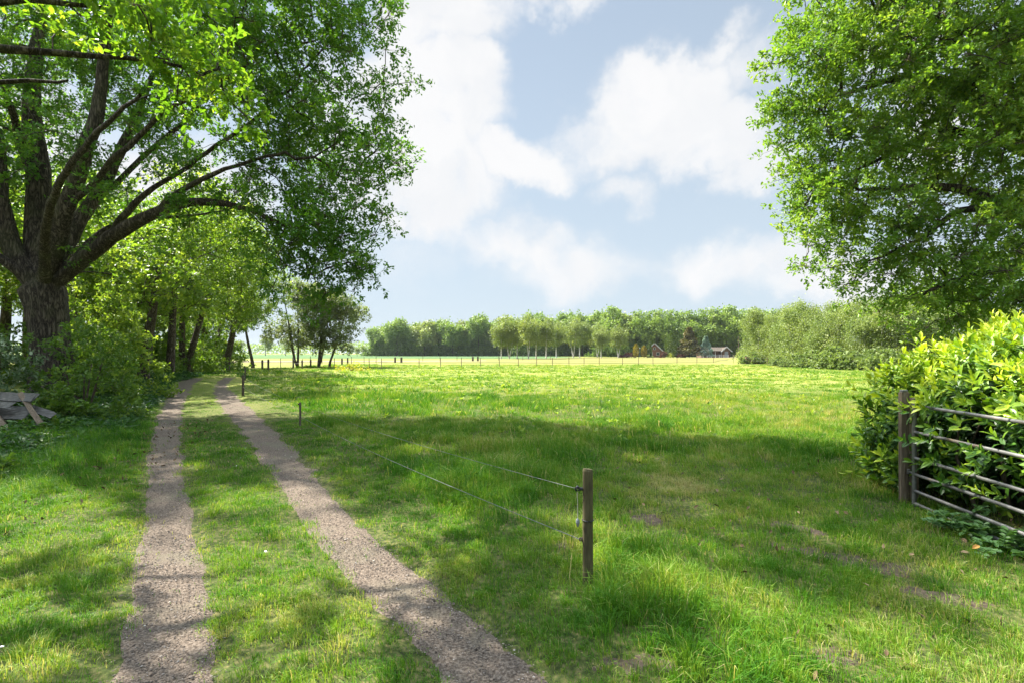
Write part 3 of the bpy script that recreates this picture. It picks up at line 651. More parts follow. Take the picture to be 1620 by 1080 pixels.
def right_oak():
    rng = np.random.default_rng(21); base = np.array([15.2, 12.4, -.05])
    root = thing('oak_tree', 'large bright green oak spreading in over the hedge from the right edge', 'tree', base)
    sk = Skel((0, 0, 0), rng); f = lambda px, py, Y: F(px, py, Y) - base
    tr = sk.path([(0, 0, 1.5), (-.1, 0, 3), (-.3, 0, 4.4)], [.55, .5, .48, .48], 0, .35, .01); k = tr[-1]
    a = sk.path([f(1680, 260, 12), f(1622, 205, 11.6), f(1580, 185, 11.5), f(1540, 150, 11.6), f(1500, 122, 11.8), f(1440, 115, 12), f(1385, 130, 12), f(1330, 150, 12)], [.34, .28, .25, .17, .12, .1, .08, .06, .03], k)
    sk.path([f(1530, 200, 11.8), f(1490, 195, 12), f(1450, 215, 12), f(1400, 245, 12), f(1330, 270, 12)], [.11, .09, .07, .055, .04, .02], a[6])
    b = sk.path([f(1660, 370, 11.6), f(1600, 345, 11.3), f(1540, 300, 11.2), f(1490, 290, 11.4), f(1420, 298, 11.6), f(1355, 300, 11.6)], [.22, .16, .13, .1, .08, .06, .03], k)
    sk.path([f(1530, 330, 11), f(1480, 380, 11), f(1420, 410, 11), f(1370, 425, 11.2)], [.08, .07, .05, .035, .02], b[6])
    c = sk.path([f(1700, 120, 12), f(1620, 72, 11.8), f(1560, 62, 11.8), f(1490, 40, 12), f(1400, 0, 12.2)], [.3, .22, .17, .12, .08, .03], k)
    sk.path([f(1760, 0, 12.4), f(1740, -150, 12.4), f(1700, -300, 12.6)], [.34, .25, .15, .06], k)
    sk.path([f(1640, 430, 10.8), f(1570, 430, 10.6), f(1500, 450, 10.8), f(1450, 480, 11)], [.12, .09, .07, .05, .025], tr[-3])
    sk.nofrom = set(tr[:-3]) | {0}
    L = px_lobes([(1292, 115, 12, 1.2), (1285, 200, 12, 1.1), (1335, 30, 12.5, 1.4), (1290, 325, 11.5, 1.05), (1282, 380, 11.4, .7), (1305, 405, 11.5, .7), (1395, 375, 11.5, 1.25), (1370, 290, 12, 1.4),
                  (1400, 180, 12, 1.7), (1420, 60, 12, 1.8), (1360, -60, 12, 2), (1500, -50, 12, 2.2), (1500, 110, 11, 1.7), (1500, 240, 12, 1.8), (1465, 420, 11, 1.05), (1545, 370, 10.7, 1.4),
                  (1600, 250, 10.6, 1.6), (1620, 100, 10.8, 1.9), (1350, 440, 11.3, .5), (1435, 470, 11, .7), (1500, 485, 10.8, .8), (1560, 470, 10.6, 1.0), (1650, 430, 10.2, 1.6), (1700, 200, 11, 2.4), (1760, 0, 12, 3), (1850, 300, 12, 3),
                  (1900, 100, 13, 3), (1600, -200, 12, 3), (1880, -200, 12, 3), (1450, 480, 14, .9), (1550, 440, 13.5, 1.4), (1250, 150, 12, .5), (1240, 230, 12, .45), (1300, 255, 11.8, .9)])
    tg = lobes_to_targets(L, rng, .64, base, gaps=.31)
    tg = tg[rng.uniform(size=len(tg)) < .95]
    L2 = px_lobes([(1288, 115, 12, 1.1), (1285, 195, 12, 1.1), (1325, 40, 12.5, 1.3), (1285, 325, 11.5, 1.0), (1285, 385, 11.4, .7), (1320, 250, 12, 1.2), (1400, 370, 11.5, 1.2), (1390, 120, 12, 1.3), (1440, 250, 12, 1.4), (1480, 440, 11, 1.0), (1560, 330, 11, 1.2), (1560, 130, 11, 1.4), (1335, 440, 11.3, .55), (1275, 425, 11.4, .4), (1400, 470, 11.2, .6), (1450, 500, 11.1, .5), (1225, 180, 12, .35), (1235, 90, 12, .4)])
    t2 = lobes_to_targets(L2, rng, .70, base); tg = np.concatenate([tg, t2[rng.uniform(size=len(t2)) < .6]])
    sk.grow(tg, step=.45)
    finish_tree(root, sk, tg, rng, M['right_leaf'], M['oak_bark'], 12, 20, .54, .095, twr=.005, tip=.011, tint0=.5)
    print('right targets', len(tg))
right_oak()

# ---------------------------------------------------------------- the row of trees along the track
def row_tree(seed, base, h, rad, label, name='oak_tree', leafmat='row_leaf', bark='row_bark', lean=(0, 0), stems=1, tr_r=.2, clear=2.6, spacing=.85, twigs=9, per=12, reach=.75, size=.17, group=None, cat='tree', tint0=.5, open_=.55, tmpl=T_RHOMB, wide=1.0, fork=.5):
    rng = np.random.default_rng(seed); root = thing(name, label, cat, base, group=group); sk = Skel((0, 0, 0), rng); starts = []
    for s in range(stems):
        a = rng.uniform(0, 6.28) if stems > 1 else 0; sp = fork if stems > 1 else .0
        dx, dy = math.cos(a + s * 2.4) * sp, math.sin(a + s * 2.4) * sp * .5
        top = np.array([lean[0] + dx * 2.2, lean[1] + dy * 2, h * .8])
        ids = sk.path([(dx * .35, dy * .35, .5), tuple(top * .35 + np.array([dx * .2, 0, 0])), tuple(top * .62), tuple(top)], [tr_r * 1.1, tr_r, tr_r * .8, tr_r * .5, tr_r * .12], 0, .4, .03)
        starts += ids
    sk.nofrom = {i for i in range(len(sk.P)) if sk.P[i][2] < clear * .8}
    zc = (h + clear) / 2; rz = (h - clear) / 2; L = []
    nl = 13
    for i in range(nl):
        d = rand_dir(1, rng)[0]; c = np.array([lean[0] * .6, lean[1] * .6, zc]) + d * np.array([rad * .62 * wide, rad * .62, rz * .62])
        L.append((c, rad * rng.uniform(.26, .44)))
    tg = lobes_to_targets(L, rng, spacing, (0, 0, 0), squash=.9)
    if open_ < 1: tg = tg[rng.uniform(size=len(tg)) < open_ + .25]
    sk.grow(tg, step=.6)
    finish_tree(root, sk, tg, rng, M[leafmat], M[bark], twigs, per, reach, size, tmpl=tmpl, twr=.008, tip=.014, flare=.25, tint0=tint0, draw_twigs=False, minr=.012, sides=(9, 6, 4, 3))
    return root
TREES_ROW = 'trees in the shady row left of the track'
def gb(px, py): p = G(px, py); p[2] = on_ground(p[0], p[1]) - .05; return p
ta = row_tree(31, gb(226, 612), 10.5, 4.9, 'leaning ivy-clad tree rising from the bushes on the left edge of the track', lean=(1.6, -.5), tr_r=.24, group=TREES_ROW, clear=2.8)
tb = row_tree(32, gb(268, 601), 11.5, 5.6, 'slim dark straight trunk second in the row behind the ivy-clad tree', lean=(.5, 0), tr_r=.24, group=TREES_ROW, clear=2.6)
tc_ = row_tree(33, gb(292, 595), 12, 6.2, 'twin-trunked tree third in the row where the track bends away', lean=(1.4, 0), stems=2, tr_r=.22, group=TREES_ROW, clear=1.9, fork=.7)
td = row_tree(34, np.array([-17.5, 20.5, 0]), 9.5, 4.0, 'thin trunk standing among bushes just behind the huge oak', lean=(-.4, .3), tr_r=.2, group=TREES_ROW, clear=3.4)
row_tree(35, np.array([-23.2, 41.5, 0]), 12, 5.6, 'spreading tree at the far end of the row, its leaves hanging low over the bend', lean=(1.8, 0), tr_r=.26, group=TREES_ROW, clear=2.0)
for i, (x, y, s, r, lab) in enumerate([(-27, 27, 1.15, .8, 'tree in the second rank behind the ivy-clad tree'), (-32, 34, 1.1, 2.1, 'tree in the second rank behind the slim dark trunk'), (-25.5, 21, 1.3, 4.0, 'tree in the second rank behind the huge oak'),
                                      (-33, 23, 1.7, 5.2, 'pale tree seen between the stems of the huge oak'), (-36, 44, 1.1, 3.0, 'tree in the second rank behind the twin trunks'), (-22.5, 15.5, 1.25, 1.4, 'tree left of the huge oak against the frame edge')]):
    copy_thing([tb, tc_, td][i % 3], (x, y, on_ground(x, y)), r, s, lab, TREES_ROW)

for i, (x, y, s_, r, lab) in enumerate([(-27.5, 46, .95, 1.0, 'leafy tree closing the gap behind the twin trunks'), (-31, 52, 1.0, 2.2, 'leafy tree closing the gap beyond the far end of the row'), (-25.5, 33, .8, 3.0, 'leafy tree crowded against the slim dark trunk'), (-21.5, 26.5, .75, 4.4, 'leafy tree crowded against the ivy-clad trunk'), (-37, 58, 1.1, .4, 'leafy tree farthest left beyond the bend')]):
    copy_thing([tc_, tb, tc_][i % 3], (x, y, on_ground(x, y)), r, s_, lab, TREES_ROW)
GRP_OPEN = 'open-crowned trees beyond the track bend'
row_tree(41, gb(341, 581), 9, 3.6, 'dark trunked tree behind the low hanging leaves at the track bend', lean=(.4, 0), tr_r=.20, clear=3.2, spacing=1.3, size=.24, reach=.9, per=8, group=GRP_OPEN)
row_tree(42, gb(400, 581.5), 9.5, 3.4, 'single leaning trunk standing alone by the field fence beyond the bend', lean=(-1.4, 0), tr_r=.17, clear=3.4, spacing=1.3, size=.24, reach=.9, per=7, leafmat='airy_leaf', bark='airy_bark', open_=.6, group=GRP_OPEN)
row_tree(43, gb(471, 580.5), 10.5, 4.6, 'airy tree on two stout trunks, left one of the group by the field fence', stems=3, fork=1.0, tr_r=.13, clear=1.4, spacing=.9, size=.22, reach=.9, per=13, leafmat='airy_leaf', bark='airy_bark', open_=.9, group=GRP_OPEN)
row_tree(44, gb(503, 580.5), 10, 4.2, 'airy tree with forked trunk in the middle of the fence-side group', stems=3, fork=.9, tr_r=.13, clear=1.5, spacing=.9, size=.22, reach=.9, per=13, leafmat='airy_leaf', bark='airy_bark', open_=.9, group=GRP_OPEN)
row_tree(45, gb(521, 580.5), 9, 3.9, 'airy tree leaning right, rightmost of the fence-side group', lean=(2.2, 0), tr_r=.13, clear=1.5, spacing=.9, size=.22, reach=.9, per=13, leafmat='airy_leaf', bark='airy_bark', open_=.9, group=GRP_OPEN)

# ---------------------------------------------------------------- bushes under the row
def bush(seed, base, rx, ry, h, label, leafmat='bush_leaf', name='bush', size=.1, spacing=.42, twigs=8, per=9, reach=.34, tint0=.45, up=.5, group=None, tmpl=T_OVAL, nstem=6):
    rng = np.random.default_rng(seed); root = thing(name, label, 'bush', base, group=group); sk = Skel((0, 0, -.05), rng)
    for i in range(nstem):
        a = i / nstem * 6.28 + rng.uniform(-.3, .3); sk.path([(math.cos(a) * .15, math.sin(a) * .15, .3), (math.cos(a) * rx * .35, math.sin(a) * ry * .35, h * .6)], [.035, .03, .012], 0, .25, .03)
    n = int(rx * ry * h / spacing ** 3 * 1.7); d = rand_dir(n, rng); d[:, 2] = np.abs(d[:, 2]) * 1.0 - .12 * rng.uniform(size=n)
    rad = rng.uniform(.45, 1, n) ** .5; lump = 1 + .22 * np.sin(3 * np.arctan2(d[:, 1], d[:, 0]) + seed) * np.cos(4 * d[:, 2] + seed)
    tg = d * (rad * lump)[:, None] * np.array([rx, ry, h]); tg[:, 2] = np.maximum(tg[:, 2], .12)
    sk.grow(tg[::2], step=.3, lift=.05); V, Lp, Sz, n0 = sk.mesh(tip=.004, minr=.0, sides=(6, 5, 4, 3))
    link('stems', raw_mesh('stems', V, Lp, Sz, M['twig_bark'], smooth=True), root)
    P, A, Nv, S, T, _ = spray(tg, rng, twigs, per, reach, size, up=up, tint0=tint0); P[:, 2] = np.maximum(P[:, 2], .03)
    link('foliage', leaves_mesh('foliage', P, A, Nv, S, T, M[leafmat], tmpl), root); return root
GB = 'bushes under the tree row left of the track'
bush(51, gb(145, 664) + np.array([-.2, 0, 0]), 1.05, 1.1, 2.5, 'bright green bush against the right side of the huge oak trunk', group=GB, tint0=.36)
bush(52, gb(186, 641) + np.array([-1.0, .2, 0]), 1.15, 1.3, 2.9, 'tall leafy bush second to the right of the huge oak trunk', group=GB, tint0=.42)
bush(53, np.array([-14.4, 18.0, 0]), 1.9, 1.6, 4.4, 'tallest bush with pale young leaves filling the gap behind the oak trunk', group=GB, tint0=.68, size=.12, spacing=.5)
bush(54, gb(203, 620) + np.array([-1.7, .3, 0]), 1.5, 1.8, 3.0, 'rounded bush at the foot of the ivy-clad leaning tree', group=GB, size=.12, spacing=.5, tint0=.6)
bush(55, gb(240, 604) + np.array([-1.3, 1.2, 0]), 1.3, 2.2, 2.2, 'low dark bush between the ivy-clad tree and the slim dark trunk', group=GB, size=.14, spacing=.6, reach=.45)
bush(56, gb(277, 597) + np.array([-.8, 3, 0]), 1.6, 3.0, 2.4, 'dark bush beside the twin trunks at the bend', group=GB, size=.16, spacing=.7, reach=.5)
bush(57, gb(312, 590) + np.array([-1.4, 5, 0]), 2.6, 3.0, 3.2, 'bush hanging low at the far end of the row beyond the bend', group=GB, size=.2, spacing=.85, reach=.6)
bush(66, np.array([-12.2, 14.2, 0]), .7, .6, 1.0, 'small ivy tangle at the foot of the huge oak trunk', name='ivy_clump', size=.09, spacing=.3, reach=.2, tint0=.3)
bush(58, np.array([-11.5, 11.0, 0]), 1.2, 1.3, 2.35, 'grey-green elder bush with pale flat sprays at the left frame edge', leafmat='elder_leaf', name='elder_bush', size=.10, tint0=.55, up=.85)
bush(59, gb(98, 672) + np.array([-.3, 0, 0]), 1.15, .8, .75, 'low nettle clump between the wooden pallet and the oak trunk', name='nettle_clump', size=.09, spacing=.3, reach=.22, tint0=.4)
bush(67, gb(78, 690), .45, .4, .34, 'low nettle sprigs covering the right end of the wooden pallet', name='nettle_clump', size=.08, spacing=.25, reach=.18, tint0=.5)
bush(60, gb(-15, 765) + np.array([-.5, 0, 0]), .8, .6, .45, 'dark leafy clump in the bottom left in front of the wooden pallet', name='nettle_clump', size=.09, spacing=.28, reach=.2, tint0=.35)
for i, (x, y, rx, ry, h, lab) in enumerate([(-19.5, 24.5, 1.7, 2.2, 4.2, 'tall bush filling the gap behind the ivy-clad leaning tree'), (-22.3, 31, 1.8, 2.6, 4.4, 'tall bush filling the gap behind the slim dark trunk'), (-25.0, 39, 2.2, 3, 4.6, 'tall bush filling the gap behind the twin trunks'), (-28.5, 48, 2.6, 3, 4.0, 'tall bush filling the gap at the far end of the row'), (-22, 20, 3, 3.4, 3.0, 'deep green bush behind the huge oak at the frame edge'), (-24, 29, 3.4, 4, 3.2, 'deep green bush in the second rank behind the leaning tree'), (-28, 38, 4, 4, 3.4, 'deep green bush in the second rank behind the twin trunks'), (-15.5, 12.2, 1.8, 1.6, 2.2, 'bush left of the oak trunk behind the elder')]):
    bush(610 + i, np.array([x, y, on_ground(x, y)]), rx, ry, h, lab, group=GB, size=.17, spacing=.8, reach=.55, tmpl=T_RHOMB)

# ivy climbing the leaning trunk
# ---------------------------------------------------------------- far trees: a few kinds, copied
def far_tree(seed, name, label, loc, h, rad, leafmat, barkmat, clear=.22, ncl=90, per=55, size=.5, spread=.75, tr_r=.22, stems=1, droop=0.0, lobed=9, group=None, tint0=.5, up=.4, topness=1.0, holes=.0, skirt=0):
    rng = np.random.default_rng(seed); root = thing(name, label, 'tree', loc, group=group); sk = Skel((0, 0, 0), rng)
    for s in range(stems):
        a = s * 2.3 + seed; o = .5 if stems > 1 else 0
        sk.path([(math.cos(a) * o, 0, h * clear), (math.cos(a) * o * 2.4, 0, h * .55), (math.cos(a) * o * 3, 0, h * .9)], [tr_r, tr_r * .85, tr_r * .5, tr_r * .1], 0, h / 12, .03)
    zc = h * (1 + clear) / 2; rz = h * (1 - clear) / 2; cl = []
    for i in range(lobed):
        d = rand_dir(1, rng)[0]; d[2] = d[2] * .9 + .1; c = np.array([d[0] * rad * .55, d[1] * rad * .55, zc + d[2] * rz * .6]); r = rad * rng.uniform(.38, .58)
        k = ncl // lobed; e = rand_dir(k, rng) * (rng.uniform(0, 1, k) ** .35)[:, None] * r; e[:, 2] *= .9; cl.append(c + e)
    for i in range(skirt):
        a = i * 2.4; k = ncl // lobed; e = rand_dir(k, rng) * rng.uniform(0, 1, (k, 1)) ** .4 * rad * .5; e[:, 2] *= h * .16 / (rad * .5); cl.append(np.array([math.cos(a) * rad * .55, math.sin(a) * rad * .55, h * .14]) + e)
    cl = np.concatenate(cl); cl[:, 2] = np.maximum(cl[:, 2], .25); taper = 1 - .35 * topness * np.clip((cl[:, 2] - zc) / rz, 0, 1) ** 2; cl[:, :2] *= taper[:, None]
    sk.nofrom = {0}; sk.grow(cl[rng.choice(len(cl), min(26, len(cl)), replace=False)], step=h / 12)
    V, Lp, Sz, n0 = sk.mesh(tip=tr_r * .10, minr=tr_r * .12, sides=(7, 5, 4, 3), flare=.2)
    link('trunk', raw_mesh('trunk', V, Lp, Sz, M[barkmat], smooth=True), root)
    P = np.repeat(cl, per, axis=0) + rng.normal(0, spread * .5, (len(cl) * per, 3)); P[:, 2] -= droop * np.abs(rng.normal(0, 1, len(P)))
    T = np.clip(tint0 + np.repeat(rng.normal(0, .12, len(cl)), per) + rng.normal(0, .12, len(P)), 0, 1)
    A = rand_dir(len(P), rng); A[:, 2] -= droop * 1.5; Nv = rand_dir(len(P), rng) * (1 - up) + np.array([0, 0, 1.0]) * up
    link('crown', leaves_mesh('crown', P, A, Nv, size * rng.uniform(.5, 1.2, len(P)), T, M[leafmat], T_RHOMB), root); return root

def nth(i): return ['first', 'second', 'third', 'fourth', 'fifth', 'sixth', 'seventh', 'eighth', 'ninth', 'tenth', 'eleventh', 'twelfth', 'thirteenth', 'fourteenth', 'fifteenth', 'sixteenth', 'seventeenth', 'eighteenth', 'nineteenth', 'twentieth'][i]

# far wood
def far_wood():
    rng = np.random.default_rng(77); W = 'trees of the wood across the meadow'
    kinds = [far_tree(101 + k, 'woodland_tree', 'x', (0, 0, 0), 20, [7.4, 7.8, 7.2, 9.0][k], ['wood_leaf', 'wood_leaf', 'wood_leaf_brown', 'wood_leaf'][k], 'row_bark', clear=.10, ncl=[150, 160, 140, 200][k], per=62, size=1.0, spread=1.6, tr_r=.35, lobed=[9, 10, 9, 14][k], topness=[1, .8, 1.2, .4][k]) for k in range(4)]
    used = set(); specs = []
    # px of the crown's middle, top row of the crown, distance, kind
    front = [(603, 503, 268, 0), (628, 500, 262, 1), (652, 505, 275, 0), (672, 499, 262, 2), (694, 503, 270, 1), (716, 496, 262, 0), (738, 500, 268, 2), (757, 493, 262, 1), (776, 498, 272, 0), (798, 492, 262, 2)]
    mid = [(822, 493, 258, 0), (842, 490, 255, 1), (866, 488, 250, 0), (884, 494, 262, 2), (900, 489, 250, 1), (921, 485, 246, 0), (943, 488, 240, 1)]
    rnd = [(968, 485, 228, 3), (994, 489, 224, 2), (1020, 491, 220, 3), (1053, 489, 216, 3), (1086, 491, 214, 3), (1117, 487, 212, 3), (1148, 484, 210, 3), (1180, 488, 214, 3), (1215, 490, 214, 3), (1250, 488, 214, 3)]
    for grp, lab in ((front, '%s tree from the left in the left stretch of the far wood'), (mid, '%s tree from the left in the far wood behind the white-stemmed birches'), (rnd, '%s rounded tree from the left in the wood behind the garden and stable')):
        for i, (px, py, Y, k) in enumerate(grp):
            h = EYE + (HZ - py) / FP * Y; s = h / 20.6; x = (px - 810) / FP * Y; specs.append((x, Y, s, k, lab % nth(i)))
    for i, px in enumerate(range(622, 1240, 34)):
        specs.append(((px - 810) / FP * (300 if px < 900 else 250), 300 if px < 900 else 250, .98 if px < 900 else .9, (0, 1, 3)[i % 3], '%s tree from the left in the back rank of the far wood' % nth(i)))
    first = {}
    for (x, Y, s, k, lab) in specs:
        rz = rng.uniform(0, 6.28)
        if k not in first:
            o = kinds[k]; o.location = (x, Y, 0); o.rotation_euler = (0, 0, rz); o.scale = (s, s, s); o['label'] = lab; o['group'] = W; first[k] = o
        else: copy_thing(kinds[k], (x, Y, 0), rz, (s * rng.uniform(.9, 1.1), s, s), lab, W)
    # dark shrubs closing the foot of the wood
    sh = bush(120, np.array([0, 0, 0]), 7.5, 3, 7.5, 'x', leafmat='wood_leaf', name='woodland_shrub', size=.95, spacing=1.7, twigs=8, per=8, reach=1.4, tint0=.28, tmpl=T_RHOMB, nstem=4)
    for i, px in enumerate(range(600, 1215, 33)):
        Y = 264 if px < 800 else 250 if px < 950 else 217; x = (px - 810) / FP * Y; lab = '%s dark shrub from the left along the foot of the far wood' % nth(i)
        if i == 0: sh.location = (x, Y, 0); sh['label'] = lab; sh['group'] = 'shrubs at the foot of the far wood'
        else: copy_thing(sh, (x, Y, 0), rng.uniform(-.3, .3), rng.uniform(.85, 1.25), lab, 'shrubs at the foot of the far wood')
    for i, px in enumerate(range(606, 1215, 36)):
        Y = 292 if px < 800 else 272 if px < 950 else 236; copy_thing(sh, ((px - 810) / FP * Y, Y, 0), 3.1 + rng.uniform(-.3, .3), rng.uniform(1.0, 1.4), '%s dark shrub from the left deeper inside the far wood' % nth(i), 'shrubs at the foot of the far wood')
far_wood()

def birches():
    rng = np.random.default_rng(5); B = 'white-stemmed birches in front of the far wood'
    k1 = far_tree(131, 'birch_tree', 'x', (0, 0, 0), 13, 3.1, 'birch_leaf', 'birch_bark', clear=.17, ncl=96, per=60, size=.42, spread=1.0, tr_r=.16, droop=.35, lobed=15, topness=1.5)
    k2 = far_tree(132, 'birch_tree', 'x', (0, 0, 0), 13, 3.4, 'birch_leaf', 'birch_bark', clear=.15, ncl=84, per=60, size=.42, spread=1.1, tr_r=.15, stems=2, droop=.4, lobed=14, topness=1.3, tint0=.55)
    P = [(793, 567.5, 494), (805.5, 567.5, 497), (818, 567.5, 489), (836, 567.8, 488), (848, 567, 492), (864, 567, 494), (907, 565.5, 494), (917, 565, 490), (945, 565, 503), (951, 565.5, 507), (880, 566, 497), (978, 565.5, 508)]
    P.sort(); n = 0
    for i, (px, by, ty) in enumerate(P):
        Y = EYE * FP / (by - HZ); h = EYE + (HZ - ty) / FP * Y; s = h / 13.6; x = (px - 810) / FP * Y; k = (k1, k2)[i % 2]; lab = '%s birch from the left in the row before the far wood' % nth(i)
        if i < 2: k.location = (x, Y, 0); k.scale = (s, s, s); k['label'] = lab; k['group'] = B
        else: copy_thing(k, (x, Y, 0), rng.uniform(0, 6.28), s, lab, B)
    # denser feathery trees on the right side of the meadow
    R = 'feathery grey-green birches along the right side of the meadow'
    w1 = far_tree(141, 'birch_tree', 'x', (0, 0, 0), 8, 2.6, 'willow_leaf', 'birch_bark', clear=.04, ncl=130, per=75, size=.20, spread=.62, tr_r=.08, droop=.28, lobed=12, topness=1.2, skirt=6)
    w2 = far_tree(142, 'birch_tree', 'x', (0, 0, 0), 8, 2.3, 'willow_leaf', 'birch_bark', clear=.06, ncl=120, per=75, size=.20, spread=.6, tr_r=.08, stems=2, droop=.32, lobed=11, topness=1.6, tint0=.56, skirt=6)
    w3 = far_tree(143, 'birch_tree', 'x', (0, 0, 0), 8, 2.9, 'birch_leaf', 'birch_bark', clear=.05, ncl=120, per=75, size=.20, spread=.66, tr_r=.08, droop=.22, lobed=10, topness=1.0, tint0=.5, skirt=6)
    P = [(1195, 573, 491), (1210, 574, 487), (1228, 576, 490), (1246, 577, 480), (1266, 578, 465), (1286, 579, 484), (1305, 580.5, 480), (1324, 581, 474), (1345, 582, 470), (1368, 583, 474), (1392, 584, 464), (1418, 585, 468), (1447, 585, 462), (1478, 585, 466), (1512, 585, 464), (1548, 585, 460), (1590, 585, 462)]
    for i, (px, by, ty) in enumerate(P):
        Y = EYE * FP / (by - HZ) * 1.03; h = EYE + (HZ - ty) / FP * Y; s = h / 8.3; x = (px - 810) / FP * Y; k = (w1, w2, w3)[i % 3]; lab = '%s feathery tree from the left along the right edge of the meadow' % nth(i)
        if i < 3: k.location = (x, Y, 0); k.scale = (s, s, s); k['label'] = lab; k['group'] = R
        else: copy_thing(k, (x, Y, 0), rng.uniform(0, 6.28), s * rng.uniform(.95, 1.05), lab, R)
    for i, px in enumerate((1200, 1240, 1275, 1320, 1365, 1410, 1460)):
        Y = 82 - (px - 1200) * .1; copy_thing(w3, ((px - 810) / FP * Y, Y, 0), rng.uniform(0, 6.28), 1.15, '%s tree from the left in the rank behind the feathery trees' % nth(i), R)
    s1 = bush(150, np.array([0, 0, 0]), 1.5, 1.2, 1.5, 'x', leafmat='willow_leaf', name='meadow_bush', size=.2, spacing=.5, twigs=9, per=9, reach=.4, tint0=.35, tmpl=T_RHOMB)
    for i, (px, by, s) in enumerate([(1192, 575, 1.2), (1243, 580, .6), (1282, 581, 1.3), (1322, 583, 1.5), (1350, 584, 1.2), (1377, 585, 1.3), (1405, 586, 1.3), (1232, 578, .8), (1212, 573, 1.5), (1258, 575, 1.5), (1300, 576.5, 1.6), (1340, 578, 1.6), (1385, 579, 1.6), (1435, 580, 1.7), (1490, 580, 1.7)]):
        Y = EYE * FP / (by - HZ) * .99; lab = '%s low bush from the left at the foot of the feathery trees' % nth(i); x = (px - 810) / FP * Y
        if i == 0: s1.location = (x, Y, 0); s1.scale = (s, s, s); s1['label'] = lab; s1['group'] = 'low bushes under the feathery trees'
        else: copy_thing(s1, (x, Y, 0), rng.uniform(0, 6), s, lab, 'low bushes under the feathery trees')
birches()

# pale trees on the far side of the crop field, and the wood on the horizon
def distance():
    rng = np.random.default_rng(9)
    k = far_tree(160, 'field_tree', 'x', (0, 0, 0), 14, 6, 'birch_leaf', 'row_bark', clear=.2, ncl=60, per=40, size=.9, spread=1.6, tr_r=.3, lobed=7)
    P = [(318, 236, 536), (346, 215, 530), (380, 330, 538), (420, 300, 532), (452, 290, 534), (553, 330, 542), (575, 360, 546), (565, 250, 549)]
    for i, (px, Y, ty) in enumerate(P):
        h = EYE + (HZ - ty) / FP * Y; s = h / 14.6; x = (px - 810) / FP * Y; lab = '%s pale tree from the left standing beyond the green crop field' % nth(i)
        if i == 0: k.location = (x, Y, 0); k.scale = (s, s, s); k['label'] = lab; k['group'] = 'pale trees beyond the crop field'
        else: copy_thing(k, (x, Y, 0), rng.uniform(0, 6), s, lab, 'pale trees beyond the crop field')
    n = 16000; x = rng.uniform(-900, 120, n); Y = 600 + rng.uniform(0, 60, n)
    top = 8 + 8 * vnoise(x, 0 * x, 26, 3, 4); z = top * rng.uniform(0, 1, n) ** .7
    me = leaves_mesh('distant_wood', np.stack([x, Y, z], 1), rand_dir(n, rng), rand_dir(n, rng), rng.uniform(1.5, 3.4, n), np.clip(rng.normal(.5, .2, n), 0, 1), M['wood_leaf'], T_RHOMB)
    tag(link('distant_wood', me), kind='stuff')
distance()

# ---------------------------------------------------------------- garden, cottage and stable
def conifer(seed, name, label, loc, h, r, leafmat, kind='column', size=.3, n=2600, skirt=.05, cat='tree'):
    rng = np.random.default_rng(seed); root = thing(name, label, cat, loc); sk = Skel((0, 0, 0), rng)
    ids = sk.path([(0, 0, h * .3), (0, 0, h * .95)], [.14, .1, .02], 0, h / 10, .01)
    z = rng.uniform(skirt, 1, n) ** (.8 if kind == 'cone' else 1); ang = rng.uniform(0, 6.28, n)
    if kind == 'cone':
        tier = 1 + .22 * np.sin(z * 26 + 1.5 * np.sin(ang * 2)); prof = (1 - z) ** .85 * tier + .03
        blob = .75 + .45 * vnoise(ang * 2, z * 9, 1, seed, 2)
    else:
        prof = np.minimum(1, (1 - z) * 3.2) ** .6 * (.75 + .3 * np.sin(z * 3)); blob = .85 + .3 * vnoise(ang * 2, z * 7, 1, seed, 2)
    rr = r * prof * blob * rng.uniform(.55, 1, n) ** .4
    P = np.stack([np.cos(ang) * rr, np.sin(ang) * rr, z * h], 1)
    out = np.stack([np.cos(ang), np.sin(ang), np.full(n, .9 if kind == 'column' else -.15)], 1)
    T = np.clip(.5 + (blob - .95) * 1.2 + rng.normal(0, .18, n), 0, 1)
    if kind == 'cone':
        for q in range(14):
            a = q * 2.4; zz = .12 + .055 * q; sk.path([(math.cos(a) * r * (1 - zz) * .8, math.sin(a) * r * (1 - zz) * .8, zz * h)], [.05, .015], ids[min(len(ids) - 1, int(zz * len(ids)))], .4, .02)
    V, Lp, Sz, _ = sk.mesh(tip=.02, sides=(7, 5, 4, 3)); link('trunk', raw_mesh('trunk', V, Lp, Sz, M['row_bark'], smooth=True), root)
    link('crown', leaves_mesh('crown', P, out + rand_dir(n, rng) * .5, rand_dir(n, rng) * .6 + np.array([0, 0, 1.0]), size * rng.uniform(.6, 1.2, n), T, M[leafmat], T_RHOMB), root); return root

M['brick'] = noise_mat('brick', [(.3, (.13, .065, .045)), (.7, (.20, .105, .075))], 4)
M['roof_tile'] = noise_mat('roof_tile', [(.3, (.055, .045, .034)), (.7, (.10, .082, .062))], 3, scale3=(1, 1, 6))
M['cottage_roof'] = noise_mat('cottage_roof', [(.3, (.07, .07, .075)), (.7, (.13, .13, .14))], 3)
M['white_paint'] = noise_mat('white_paint', [(.3, (.34, .34, .33)), (.7, (.44, .44, .43))], 3, rough=.5)
M['plank_wall'] = noise_mat('plank_wall', [(.3, (.085, .055, .036)), (.7, (.15, .10, .07))], 6, scale3=(8, 8, .6))
M['grey_paint'] = noise_mat('grey_paint', [(.3, (.16, .18, .19)), (.7, (.24, .26, .27))], 3, rough=.6)
M['glass_dark'] = noise_mat('glass_dark', [(.3, (.015, .018, .02)), (.7, (.03, .035, .04))], 2, rough=.08, spec=.6)
